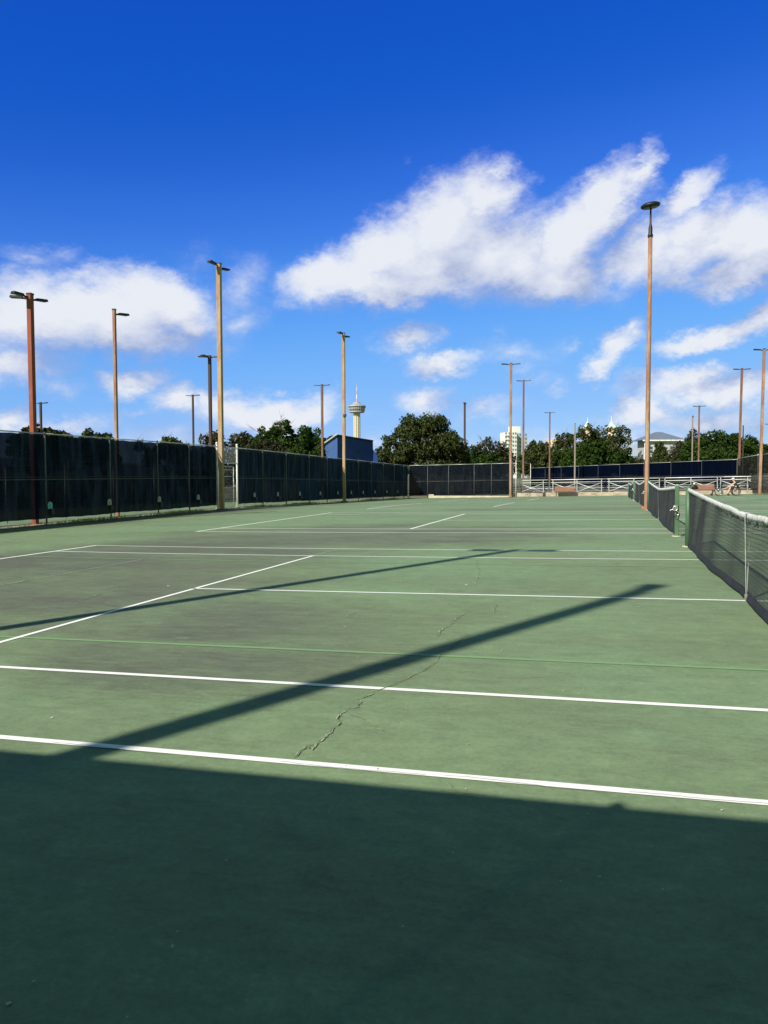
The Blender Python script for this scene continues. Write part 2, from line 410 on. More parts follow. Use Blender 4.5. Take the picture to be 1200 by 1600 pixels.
t.set(.95); t.bump(b, .5, .05); MT['earth'] = t.m
MT['concrete'] = mat_vary('concrete', (.36, .31, .24), (.58, .51, .40), 2.2, .85, stretch=(1, 1, 2.2))
MT['terrace'] = mat_vary('dirty_terrace', (.06, .055, .045), (.12, .11, .09), 1.5, .9)
MT['concrete_old'] = mat_vary('stained_concrete', (.20, .17, .12), (.46, .41, .32), 1.5, .9, stretch=(1, 1, 3))
MT['galv'] = mat_vary('galvanized_steel', (.38, .39, .38), (.56, .56, .54), 5, .45, .35)
MT['galv_dark'] = mat_vary('dull_steel_pipe', (.055, .06, .065), (.11, .12, .125), 4, .6, .3)
MT['white_pipe'] = mat_vary('white_painted_pipe', (.50, .50, .48), (.72, .71, .68), 9, .5, 0, stretch=(1, 1, .4))
MT['alu'] = mat_vary('aluminium_plank', (.42, .43, .45), (.62, .62, .62), 3, .4, .5)
MT['rail'] = mat_vary('white_rail', (.66, .67, .68), (.82, .82, .80), 3, .4, .1)
MT['wire_dark'] = mat_vary('dark_coated_wire', (.02, .024, .03), (.04, .045, .05), 5, .6)
MT['black'] = mat_vary('black_plastic', (.008, .008, .010), (.02, .02, .022), 8, .5)
MT['lamp_dark'] = mat_vary('lamp_housing', (.005, .005, .006), (.012, .012, .013), 5, .5)
MT['lens'] = mat_vary('lamp_lens', (.035, .036, .03), (.06, .06, .05), 5, .35)
MT['green_post'] = mat_vary('green_post_paint', (.050, .105, .055), (.085, .155, .09), 7, .5, 0, stretch=(1, 1, .3))
MT['steel'] = mat_vary('bright_steel', (.5, .5, .48), (.7, .7, .68), 9, .3, .8)
MT['tape'] = mat_vary('white_net_tape', (.42, .42, .41), (.80, .80, .79), 16, .8, bump=.6)
MT['cord'] = mat_vary('black_net_cord', (.012, .015, .020), (.036, .041, .050), 9, .75, bump=0)
MT['hem'] = mat_vary('dark_net_hem', (.008, .010, .012), (.02, .023, .027), 9, .8)
MT['bench_wood'] = mat_vary('brown_bench_slats', (.20, .085, .055), (.30, .14, .09), 6, .6, stretch=(.3, 1, 5))
MT['bench_frame'] = mat_vary('bench_frame', (.05, .025, .02), (.09, .04, .03), 6, .6)
MT['plaque_grey'] = mat_vary('grey_plaque', (.30, .30, .26), (.52, .50, .44), 12, .6)
MT['plaque_blue'] = mat_vary('turquoise_plaque', (.13, .42, .48), (.22, .55, .60), 10, .5)
def rusty(name, base, rust, dark, amount):
    t = NT(name); v = t.coord('Object', (3.5, 3.5, .35)); v2 = t.coord('Object', (5, 5, 1.6))
    a = t.noise(v, 1.3, 6, .65, .3); b = t.noise(v2, 2.2, 6, .7)
    c = t.mix(t.ramp(t.math('ADD', t.math('MULTIPLY', a, .7), t.math('MULTIPLY', b, .35)), [(amount-.07, 0.), (amount+.07, 1.)]), base, rust)
    c = t.mix(t.ramp(t.noise(t.coord('Object', (6, 6, .8), loc=(4, 2, 9)), 2.4, 6, .7), [(.56, 0.), (.72, .75)]), c, dark)
    t.color(c); t.set(.72, 0, .3); t.bump(b, .25, .01); return t.m
MT['pole_beige'] = rusty('beige_pole_paint', (.37, .265, .165), (.30, .15, .075), (.20, .11, .06), .56)
MT['pole_orange'] = rusty('orange_rust_pole', (.36, .235, .165), (.24, .115, .07), (.38, .31, .22), .50)
MT['pole_red'] = rusty('red_primer_pole', (.25, .058, .034), (.17, .05, .03), (.28, .15, .11), .55)
MT['pole_brown'] = rusty('brown_pole', (.19, .12, .085), (.15, .065, .04), (.25, .20, .16), .52)
MT['pole_dark'] = rusty('dark_brown_pole', (.045, .032, .030), (.07, .03, .022), (.03, .025, .025), .55)
MT['pole_grey'] = rusty('grey_pole', (.22, .20, .18), (.18, .13, .10), (.28, .26, .23), .58)
MT['rust_plate'] = mat_vary('rusty_plate', (.34, .10, .05), (.52, .20, .11), 9, .8)
MT['rust_dark'] = mat_vary('dark_rusty_plate', (.11, .045, .03), (.2, .08, .05), 9, .8)

def screen_material(name, c1, c2, see=.17, trans=.35, mottling=.0):
    t = NT(name); v = t.coord('Object', (1, 1, .16), rot=(.22, 0, 0))
    a = t.noise(v, 3.2, 5, .6); b = t.noise(t.coord('Object', (1, 1, 1)), 2.3, 5, .7)
    c = t.ramp(a, [(.42, c1), (.78, c2)])  # stretched noise paints the light streaks of back-lit folds into the fabric colour
    d = t.n('ShaderNodeBsdfDiffuse'); tr = t.n('ShaderNodeBsdfTranslucent'); tp = t.n('ShaderNodeBsdfTransparent')
    t.L(c, d.inputs[0]); t.L(c, tr.inputs[0])
    m1 = t.n('ShaderNodeMixShader'); m1.inputs[0].default_value = trans; t.L(d.outputs[0], m1.inputs[1]); t.L(tr.outputs[0], m1.inputs[2])
    m2 = t.n('ShaderNodeMixShader'); t.L(m1.outputs[0], m2.inputs[1]); t.L(tp.outputs[0], m2.inputs[2])
    t.L(t.ramp(b, [(.35, see*.75), (.7, see*1.25)]), m2.inputs[0])
    t.L(m2.outputs[0], t.out.inputs[0]); return t.m
MT['screen'] = screen_material('windscreen_fabric', (.0006, .0030, .0075), (.009, .022, .036), .020, .45)
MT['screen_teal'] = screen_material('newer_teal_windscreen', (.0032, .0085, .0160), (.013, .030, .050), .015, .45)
MT['screen_back'] = screen_material('back_windscreen_fabric', (.002, .005, .008), (.004, .009, .013), .012, .3)
MT['screen_far'] = screen_material('far_windscreen_fabric', (.0035, .0065, .0115), (.011, .017, .026), .03, .3)
MT['screen_navy'] = screen_material('navy_windscreen_fabric', (.0015, .0035, .012), (.003, .006, .018), .01, .2)
MT['mesh_grey'] = screen_material('grey_mesh', (.022, .022, .026), (.04, .04, .044), .30, .3)

# ------------------------------------------------------------------ ground
def grid_sheet(name, xs, ys, dz, mat):
    V = [(x, y, gz(x, y)+dz) for y in ys for x in xs]; n = len(xs)
    F = [(j*n+i, j*n+i+1, (j+1)*n+i+1, (j+1)*n+i) for j in range(len(ys)-1) for i in range(n-1)]
    return np_mesh(name, V, F, mat)
xs = [-5000, -1500, -500, -200, -100]+list(range(-60, 61, 6))+[100, 200, 500, 1500, 5000]
ys = [-3000, -500, -100, -60, -30]+list(range(-12, 76, 3))+[90, 120, 200, 500, 1500, 6000]
ground = tag(grid_sheet('ground', xs, ys, -.012, MT['earth']), kind='structure')
yc = [-9.75]+[float(v) for v in np.arange(-8, 63.6, 1.5)]+[63.6]
court = tag(grid_sheet('court_surface', [-19.45, -15, -10, -5, 0, 5, 10, 15, 19.8], yc, 0, MT['court']), kind='structure')
yc2 = [float(v) for v in np.arange(-15, 64, 3)]
court2 = tag(grid_sheet('court_surface', [-58, -50, -40, -30, -21.0], yc2, 0, MT['court']), kind='structure')

# court lines --------------------------------------------------------
CENTRES = [0.0, 15.38, 30.75, 46.3]
def warp(x, y):
    if x < 0:
        t3 = min(1.0, -x/11.885)**3
        k = 1.0 if y < 21.5 else .1
        x = x - .33*t3*k - .04*t3
        if y > 2: y = y + t3*.52*k
        elif y < -3: y = y - t3*.02
    return x, y
def strip(mb, p0, p1, w, dz=.004, seg=1.4, wp=True):
    p0 = np.array(p0, float); p1 = np.array(p1, float); L_ = np.linalg.norm(p1-p0); n = max(1, int(L_/seg))
    d = (p1-p0)/L_; nn = np.array([-d[1], d[0]])*w/2
    vs = []
    for i in range(n+1):
        c = p0+(p1-p0)*i/n
        for s in (-1, 1):
            q = c+nn*s
            x, y = warp(*q) if wp else q
            vs.append((x, y, gz(x, y)+dz))
    mb.add(vs, [(2*i, 2*i+1, 2*i+3, 2*i+2) for i in range(n)])
B_, S_, D_, Gx_ = 11.885, 6.40, 5.485, 4.115
for ci, c in enumerate(CENTRES):
    mb = MB(); w = .056 if ci == 0 else .074
    for s in (-1, 1):
        strip(mb, (-B_-.05, c+s*D_), (B_+.05, c+s*D_), w)
        strip(mb, (-B_+.05, c+s*Gx_), (-S_-.026, c+s*Gx_), w); strip(mb, (-S_-.026, c+s*Gx_), (S_+.026, c+s*Gx_), w); strip(mb, (S_+.026, c+s*Gx_), (B_-.05, c+s*Gx_), w)
        strip(mb, (s*B_, c-D_+.026), (s*B_, c+D_-.026), .085)
        strip(mb, (s*S_, c-Gx_+.026), (s*S_, c-.026), w); strip(mb, (s*S_, c+.026), (s*S_, c+Gx_-.026), w)
    strip(mb, (-S_+.026, c), (S_-.026, c), w)
    tag(mb.build('court_lines', MT['line']), kind='structure')
    mb = MB()
    for s in (-1, 1):
        y0 = c+s*3.12
        strip(mb, (-B_+.1, y0), (-S_-.03, y0), w, .0035); strip(mb, (-S_+.03, y0), (S_-.03, y0), w, .0035)
    tag(mb.build('court_lines', MT['green_line']), kind='structure')
    mb = MB()
    strip(mb, (-9.2, c-3.1), (-9.2, c-.03), .035, .0030); strip(mb, (-9.2, c+.03), (-9.2, c+3.05), .035, .0030)
    strip(mb, (-S_-.02, c+Gx_+.03), (-S_-.02, c+D_-.03), .035, .003)
    tag(mb.build('court_lines', MT['fade_line']), kind='structure')

# cracks: a dark split with a crumbling pale lip -----------------------
rnd = random.Random(5)
def crack(pts, wd, wl, seed):
    r = random.Random(seed)
    P = [G(*p)[:2] for p in pts]; Q = []
    for a, b in zip(P[:-1], P[1:]):
        L_ = np.linalg.norm(b-a); n = max(2, int(L_/.035))
        for i in range(n):
            c = a+(b-a)*i/n; q = min(.03, .25*L_)
            Q.append(c+np.array([r.uniform(-q, q)*.3, r.uniform(-q, q)*.3]))
    Q.append(P[-1])
    dark, lip = MB(), MB()
    for mb, w0, dz, lipmode in ((lip, wl*.5, .0055, True), (dark, wd*.34, .0065, False)):
        for i in range(len(Q)-1):
            a, b = Q[i], Q[i+1]; d = b-a; l = np.linalg.norm(d)
            if l < 1e-5: continue
            n = np.array([-d[1], d[0]])/l
            if lipmode and r.random() < .35: continue
            w1 = w0*r.uniform(.25, 1.3); o = n*(r.uniform(-.6, .6)*w0 if lipmode else 0)
            e = d*.15
            vs = [a-e+n*w1/2+o, a-e-n*w1/2+o, b+e-n*w1/2+o, b+e+n*w1/2+o]
            mb.add([(v[0], v[1], gz(v[0], v[1])+dz) for v in vs], [(0, 1, 2, 3)])
    return dark, lip
MT['crack_dark'] = mat_vary('crack_filler', (.055, .065, .045), (.10, .12, .08), 20, .9)
MT['crack_lip'] = mat_vary('crack_lip', (.24, .31, .18), (.40, .44, .30), 20, .9)
CR = [([(459,1185),(468,1176),(480,1167),(495,1163),(509,1152),(515,1145),(533,1131),(529,1123),(530,1115),(548,1108),(558,1105),(563,1098),(560,1093),(574,1088),(590,1080),(603,1075)], .010, .022, 1),
 ([(480,1167),(487,1173),(495,1163)], .006, .02, 2),
 ([(603,1075),(618,1070),(640,1058),(658,1050),(672,1042),(684,1032),(688,1024),(708,1010),(722,998),(733,992),(714,989),(706,988)], .009, .016, 3),
 ([(684,996),(690,985),(705,975),(715,966),(728,958)], .009, .03, 4), ([(770,943),(777,946),(772,953),(773,960)], .008, .025, 5),
 ([(738,960),(724,952),(700,944)], .005, .012, 6), ([(748,868),(744,880),(750,892),(746,905),(742,912)], .006, .02, 7),
 ([(700,1226),(722,1241),(772,1246),(812,1252),(838,1262),(868,1278),(900,1292)], .006, .006, 8),
 ([(0,917),(30,910),(60,903),(100,893),(150,884)], .008, .03, 9), ([(118,941),(140,935),(160,927),(185,921)], .008, .02, 10),
 ([(965,853),(985,850),(1000,852),(1012,856),(1020,861)], .01, .04, 11), ([(540,965),(560,955),(590,947)], .006, .015, 12),
 ([(968,878),(960,886),(975,893)], .01, .02, 13), ([(262,1206),(280,1195),(300,1190)], .005, .006, 14),
 ([(536,1115),(556,1120),(580,1133),(606,1148)], .003, .010, 15)]
DK, LP = MB(), MB()
for pts, a, b, s in CR:
    d, l = crack(pts, a, b, s); DK.add(d.v, d.f); LP.add(l.v, l.f)
# hairlines running along the near doubles line
for seed, x0 in ((21, -4.2), (22, -2.9), (23, -2.1), (24, -1.3)):
    r = random.Random(seed); x = x0; y = -5.50; P = []
    for k in range(22):
        P.append((x, y+.004*k*(-.25))); x += .034; y += r.uniform(-.006, .006)
    for a, b in zip(P[:-1], P[1:]):
        vs = [(a[0], a[1]+.0012), (a[0], a[1]-.0012), (b[0], b[1]-.0012), (b[0], b[1]+.0012)]
        DK.add([(v[0], v[1], gz(*v)+.007) for v in vs], [(0, 1, 2, 3)])
tag(LP.build('court_cracks', MT['crack_lip']), kind='structure'); tag(DK.build('court_cracks', MT['crack_dark']), kind='structure')
# leaf litter and grit: specks scattered on the court
mb = MB(); r = random.Random(9)
for k in range(760):
    if k < 330: x, y = r.uniform(-5, 1.5), r.uniform(-8.5, 6)
    elif k < 560: x, y = r.uniform(-18.8, -17), r.uniform(10, 60)
    else: x, y = r.uniform(-14, 8), r.uniform(0, 60)
    s = r.uniform(.003, .008)*(2 if r.random() < .08 else 1) if k < 330 else r.uniform(.01, .035); th = r.uniform(0, 6.28); z = gz(x, y)+.006
    mb.add([(x+s*math.cos(th+a)*m, y+s*math.sin(th+a), z+(.3*s if i == 0 else 0)) for i, (a, m) in enumerate(((0, 1), (1.6, .6), (3.1, 1), (4.7, .6)))], [(0, 1, 2, 3)])
MT['litter'] = mat_vary('litter', (.25, .24, .16), (.6, .58, .48), 3, .9, bump=0)
tag(mb.build('leaf_litter', MT['litter']), 'pale specks of grit and dry leaf bits scattered over the green court', 'litter', kind='stuff')

# kerb strip and weeds along the left fence -----------------------------
mb = MB()
for y0 in np.arange(-9, 63, 6.0):
    strip(mb, (-19.72, y0), (-19.72, min(y0+6.0, 63.5)), .5, .03, 1.5, wp=False)
tag(mb.build('kerb_strip', MT['concrete_old']), kind='structure')
r = random.Random(3); V = []; F = []
for k in range(9000):
    y = r.uniform(9, 63); dens = .5+.5*math.sin(y*.9)+.4*math.sin(y*.37+1)
    if r.random() > max(.06, dens*.8): continue
    x = -19.52+r.gauss(0, .13); h = r.uniform(.02, .11)*(1.2 if dens > .7 else .8); th = r.uniform(0, 6.28); w = r.uniform(.008, .02)
    z = gz(x, y)+.02; dx, dy = math.cos(th)*w, math.sin(th)*w; lx, ly = r.uniform(-.05, .05), r.uniform(-.05, .05)
    b = len(V); V += [(x-dx, y-dy, z), (x+dx, y+dy, z), (x+lx+dx*.3, y+ly+dy*.3, z+h), (x+lx-dx*.3, y+ly-dy*.3, z+h)]; F.append((b, b+1, b+2, b+3))
MT['weeds'] = mat_vary('weeds', (.12, .17, .04), (.30, .32, .12), 2, .9, bump=0)
tag(np_mesh('weeds', V, F, MT['weeds']), 'low yellow-green weeds growing along the foot of the left fence', 'weeds', kind='stuff')

# ------------------------------------------------------------------ fences
FX = -19.7; FH = 3.1
def wire_mesh(p0, p1, z0, z1, pitch=.075, wr=.0017):
    """chain-link between two ground points, both sets of slanting wires"""
    p0 = np.array(p0, float); p1 = np.array(p1, float); L_ = np.linalg.norm(p1-p0); d = (p1-p0)/L_; n = np.array([-d[1], d[0]])
    H = z1-z0; V = []; F = []
    def add(a, za, b, zb, o):
        a3 = np.array([*(p0+d*a+n*o), gz(*(p0+d*a))+za]); b3 = np.array([*(p0+d*b+n*o), gz(*(p0+d*b))+zb])
        ax = b3-a3; ax /= np.linalg.norm(ax); nv = np.array([n[0], n[1], 0]); q = np.cross(ax, nv)
        k = len(V)
        for p in (a3, b3):
            for t_ in (0, 2.094, 4.189): V.append(p+(nv*math.cos(t_)+q*math.sin(t_))*wr)
        for i in range(3): F.append((k+i, k+(i+1) % 3, k+3+(i+1) % 3, k+3+i))
    s = -H
    while s < L_:
        for sg in (0, 1):
            a, b = s, s+H; za, zb = z0, z1
            if a < 0: za = z0-a; a = 0
            if b > L_: zb = z1-(b-L_); b = L_
            if b-a < .02: continue
            if sg: add(a, za, b, zb, .003)
            else: add(L_-a, za, L_-b, zb, -.003)
        s += pitch*1.4
    return V, F
def screen_sheet(p0, p1, z0, z1, off, folds, seed, du=.09, gather=.0):
    """hanging windscreen with vertical and slanting folds; z1 edge tied to the rail, lower edge uneven"""
    p0 = np.array(p0, float); p1 = np.array(p1, float); L_ = np.linalg.norm(p1-p0); d = (p1-p0)/L_; n = np.array([-d[1], d[0]])
    r = random.Random(seed); nu = max(4, int(L_/du)); nv = 16
    ph = [r.uniform(0, 6.28) for _ in range(6)]; V = []; F = []
    for j in range(nv+1):
        v = j/nv
        for i in range(nu+1):
            u = L_*i/nu; e = 1.0
            sag = .035*math.sin(math.pi*u/L_*1)*(v)*r.uniform(.6, 1.0) if v == 1 else 0
            lean = gather*(1-v)
            a = math.sin(u*11+ph[0]+lean*3*(v-1)*6)*.5+math.sin(u*17.3+ph[1]+v*1.7)*.35+math.sin(u*5.1+ph[2]-v*3)*.6+math.sin(u*29+ph[3])*.15
            edge = min(1, u/.25, (L_-u)/.25)
            o = off+folds*a*edge*(.35+.65*math.sin(math.pi*(.15+.8*v)))
            x, y = p0+d*u+n*o
            z = z0+(z1-z0)*v - (.02*abs(math.sin(u*3.3)) if v == 1 else 0)+(.014*math.sin(u*1.1+ph[4])+.006*math.sin(u*7+ph[5]) if v == 0 else 0)
            V.append((x, y, gz(x, y)+z))
    for j in range(nv):
        for i in range(nu):
            a = j*(nu+1)+i; F.append((a, a+1, a+nu+2, a+nu+1))
    return V, F
def local(V, o): return [(v[0]-o[0], v[1]-o[1], v[2]-o[2]) for v in V]
def fence_run(name, label, pts, post_px_mat, screen_mat, h=FH, group=None, side=1, see=True, seam=1.62, low=.21, folds=.03, wires=True, capped=()):
    """pts: post positions in order; screen hangs on the far side (side=+1 left of travel)"""
    o = pts[0]; org = (o[0], o[1], gz(*o)); root = empty(name, org, label, 'fence', group)
    for i, (x, y) in enumerate(pts):
        mb = MB(); z = gz(x, y)
        big = i in capped
        rr = .048 if big else .03
        mb.tube((x, y, z-.2), (x, y, z+h+(.1 if big else 0)), rr, n=10)
        if big: mb.lathe([(.052, 0), (.062, .03), (.055, .08), (.02, .11)], (x, y, z+h+.08), 10)
        else: mb.lathe([(.034, 0), (.036, .03), (.012, .05)], (x, y, z+h-.01), 8)
        mb.v = local(mb.v, org); mb.build('fence_post', MT['white_pipe'] if big else post_px_mat, root, smooth=True)
    mb = MB(); mb2 = MB()
    for (a, b) in zip(pts[:-1], pts[1:]):
        for zz, M_, rad in ((h-.02, mb, .023), (seam-.08, mb2, .018)):
            M_.tube((*a, gz(*a)+zz), (*b, gz(*b)+zz), rad, n=8)
    mb.v = local(mb.v, org); mb.build('top_rail', MT['galv'], root, smooth=True)
    mb2.v = local(mb2.v, org); mb2.build('mid_rail', MT['galv_dark'], root, smooth=True)
    for i, (a, b) in enumerate(zip(pts[:-1], pts[1:])):
        if screen_mat:
            V, F = screen_sheet(a, b, low, h-.05, side*.055, folds, i*7+len(pts), gather=.4 if i % 2 else -.3)
            np_mesh('windscreen', local(V, org), F, screen_mat, root)
    if screen_mat:
        mb = MB()
        for (a, b) in zip(pts[:-1], pts[1:]):
            d = np.array(b)-np.array(a); d = d/np.linalg.norm(d); n = np.array([-d[1], d[0]])*side*.012
            mb.tube((a[0]+n[0], a[1]+n[1], gz(*a)+seam), (b[0]+n[0], b[1]+n[1], gz(*b)+seam), .012, n=4)
        mb.v = local(mb.v, org); mb.build('screen_seam', MT['black'], root)
    if wires:
        AV = []; AF = []
        V, F = wire_mesh(pts[0], pts[-1], .02, h-.03); k = 0
        wm = np_mesh('chain_link', local(V, org), F, MT['wire_dark'] if screen_mat else MT['galv_dark'], root)
    return root
ysA = [-9.42, -6.1, -2.9, .4, 3.6, 6.9, 10.2, 13.6, 17.2, 20.5, 23.1, 25.75]
ysB = [27.9, 31.0, 34.3, 38.0, 41.3, 44.8, 48.2, 51.6, 55.1, 58.6, 62.0]
fence_run('chain_link_fence', 'near stretch of left fence hung with dark teal windscreen, ending at the gate', [(FX, y) for y in ysA], MT['galv_dark'], MT['screen'], side=1, capped=(11,), folds=.045)
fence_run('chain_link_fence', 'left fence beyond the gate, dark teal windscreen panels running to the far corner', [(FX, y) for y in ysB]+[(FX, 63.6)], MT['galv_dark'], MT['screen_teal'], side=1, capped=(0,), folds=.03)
fence_run('chain_link_fence', 'far fence with dark windscreen closing the end of the courts left of the bleachers', [(FX+.12, 63.6), (-17.8, 63.6), (-15.8, 63.6), (-13.4, 63.6), (-11.8, 63.6), (-9.85, 63.6)], MT['galv_dark'], MT['screen_far'], side=1, folds=.02)
fence_run('chain_link_fence', 'windscreened back fence right behind the camera that shades the near court', [(x, -9.42) for x in (-16.0, -12.8, -9.6, -6.4, -3.12, .1, 3.3, 6.5, 9.7, 12.9)], MT['galv_dark'], MT['screen_back'], side=1, low=.12, wires=False)

# gate in the left fence ------------------------------------------------
gr = empty('gate', (FX, 25.75, gz(FX, 25.75)), 'narrow chain-link gate with white capped posts behind the beige light pole', 'gate')
org = tuple(gr.location)
def lb(mb, name, mat, root=gr, o=org, **k):
    mb.v = local(mb.v, o); return mb.build(name, mat, root, **k)
g0, g1 = 25.80, 27.85; zz = gz(FX, 26.8)
mb = MB(); mb.tube((FX, g0, zz+FH-.02), (FX, g1, zz+FH-.02), .023); mb.tube((FX, g0, zz+2.28), (FX, g1, zz+2.28), .023); lb(mb, 'overhead_rail', MT['galv'])
V, F = wire_mesh((FX, g0), (FX, g1), 2.3, FH-.03, .06, .003); np_mesh('overhead_chain_link', local(V, org), F, MT['galv'], gr)
mb = MB()
for a in (25.95, 27.5): mb.tube((FX, a, zz+.06), (FX, a, zz+2.14), .024)
for h_ in (.07, 1.05, 1.62, 2.13): mb.tube((FX, 25.95, zz+h_), (FX, 27.5, zz+h_), .02)
gl = lb(mb, 'gate_leaf', MT['galv'], smooth=True)
V, F = wire_mesh((FX, 25.95), (FX, 27.5), .08, 2.12, .06, .003); np_mesh('leaf_chain_link', local(V, org), F, MT['galv_dark'], gl)
mb = MB(); mb.box((FX+.02, 27.58, zz+1.15), (.05, .16, .06)); mb.tube((FX+.03, 27.6, zz+1.05), (FX+.03, 27.6, zz+1.28), .012); lb(mb, 'latch', MT['steel'], gl)
mb = MB(); mb.box((FX, 26.85, zz+.03), (.35, 2.0, .06)); lb(mb, 'threshold', MT['concrete'])

# neighbour's fence and dark enclosure seen through the gate
fence_run('chain_link_fence', 'low plain fence of the neighbouring court seen through the left windscreen', [(-22.2, y) for y in (8., 11.2, 14.6, 17.8, 21., 24.2, 27.4, 30.6, 33.8, 37., 40.)], MT['galv'], None, h=2.1, seam=.9, wires=False)
fence_run('chain_link_fence', 'brownish screened fence behind the gate on the neighbouring court', [(-33.0, y) for y in (20., 24., 28., 32., 36., 40., 44., 48., 52., 56., 60.)], MT['galv'], MT['mesh_grey'], h=2.9, low=.05, wires=False)

# little arched plaques with dark boxes on the windscreen ----------------
PL = [(77, 783, 'blue'), (170, 779, 0), (248, 774.5, 0), (309, 772, 0), (397, 771, 0), (433.5, 769, 0), (468, 768, 0), (500, 767, 0), (527.5, 766.5, 0), (548.5, 766.8, 0), (567, 766.3, 0), (585.5, 766, 0), (604, 765.7, 0), (621, 765.3, 0)]
PLAB = ['turquoise arched plaque above a black box on the near left windscreen', 'white arched plaque on the fence post just left of the slim orange pole',
 'pale grey arched plaque on the fence post midway between the slim pole and the gate', 'grey arched plaque in the last windscreen bay before the gate',
 'grey arched plaque in the first windscreen bay right of the gate', 'grey arched plaque in the second windscreen bay right of the gate',
 'grey arched plaque in the third windscreen bay right of the gate', 'grey arched plaque in the fourth windscreen bay right of the gate',
 'grey arched plaque just left of the second beige pole on the left fence', 'grey arched plaque just right of the second beige pole on the left fence',
 'small grey plaque second to the right of the further beige pole on the left fence', 'small grey plaque third to the right of the further beige pole on the left fence',
 'small grey plaque next to last before the far left corner of the fence', 'small grey plaque nearest the far left corner of the fence']
for (px, py, cl), lab in zip(PL, PLAB):
    y = onX(px, FX+.06, py); D = math.hypot(FX-CAM[0], y-CAM[1])
    root = empty('fence_plaque', (FX+.075, y, gz(FX, y)+.55), lab, 'plaque', 'arched plaques along the left windscreen')
    mb = MB(); pr_ = [(-.11, 0), (.11, 0), (.11, .17)]+[(.11*math.cos(a), .15+.11*math.sin(a)) for a in np.linspace(.3, math.pi-.3, 7)]+[(-.11, .17)]
    n = len(pr_)
    mb.add([(0, p[0]*.95, p[1]*.9) for p in pr_]+[(.03, p[0]*.95, p[1]*.9) for p in pr_], [tuple(range(n)), tuple(range(2*n-1, n-1, -1))]+[(i, (i+1) % n, n+(i+1) % n, n+i) for i in range(n)])
    mb.box((.045, 0, .1), (.025, .05, .14))
    mb.build('plaque_face', MT['plaque_blue'] if cl else MT['plaque_grey'], root)
    mb = MB(); mb.box((.07, 0, -.10), (.14, .17, .19)); mb.box((.05, 0, -.24), (.08, .06, .12)); mb.build('black_box', MT['black'], root, bevel=.008)

# far opening: perpendicular chain-link with white posts -----------------
def plain_fence(name, label, P, h, mats, screen=None, low=.1):
    return fence_run(name, label, P, mats, screen, h=h, seam=h*.52, low=low, wires=False, folds=.02)
PA = (onY(806, 62.0), 62.0)
PB = far(829, 86)
plain_fence('chain_link_fence', 'see-through chain-link bay with tall white posts just right of the far windscreen', [PA, PB], 3.25, MT['white_pipe'])
PC = (onY(1183.5, 61.8), 61.8); PD = far(1152, 84)
plain_fence('chain_link_fence', 'grey mesh fence with white posts at the far right behind the bleachers', [(onY(1230, 57), 57.0), PC, PD], 3.25, MT['white_pipe'], MT['mesh_grey'])
A0 = np.array(far(829, 131)); A1 = np.array(far(1151, 86))
plain_fence('chain_link_fence', 'long navy windscreened fence running behind the bleachers', [tuple(A0+(A1-A0)*k/9) for k in range(10)], 3.2, MT['wire_dark'], MT['screen_navy'], low=.02)

# ------------------------------------------------------------------ concrete ledge, kerb and terrace at the far end
mb = MB()
xs_ = np.linspace(-10.0, 17, 10)
for a, b in zip(xs_[:-1], xs_[1:]):
    zc = gz((a+b)/2, 64.3)
    mb.box(((a+b)/2, 64.35, zc+.07), (b-a-.012, .30, .56))
mb.build('retaining_wall', MT['concrete_old'], bevel=.01)
tag(bpy.data.objects['retaining_wall'], 'low stained concrete ledge in front of the bleachers', 'retaining wall')
mb = MB(); strip(mb, (-10, 63.75), (19.8, 63.75), .9, .012, 2, wp=False)
tag(mb.build('path', MT['concrete']), kind='structure')
mb = MB(); mb.box((-13.6, 63.42, gz(-13.6, 63.4)+.05), (7.4, .22, .2)); mb.box((-17.4, 63.42, gz(-17.4, 63.4)+.14), (.5, .24, .4)); tag(mb.build('concrete_kerb', MT['concrete'], bevel=.01), 'pale concrete kerb under the far windscreen fence', 'kerb')
zt = gz(0, 66)+.42
mb = MB()
V = []
for y in (64.5, 80.):
    for x in (-10., 0, 10, 22): V.append((x, y, gz(x, 64.5)+.33))
mb.add(V, [(i, i+1, i+5, i+4) for i in range(3)])
tag(mb.build('terrace', MT['terrace']), kind='structure')

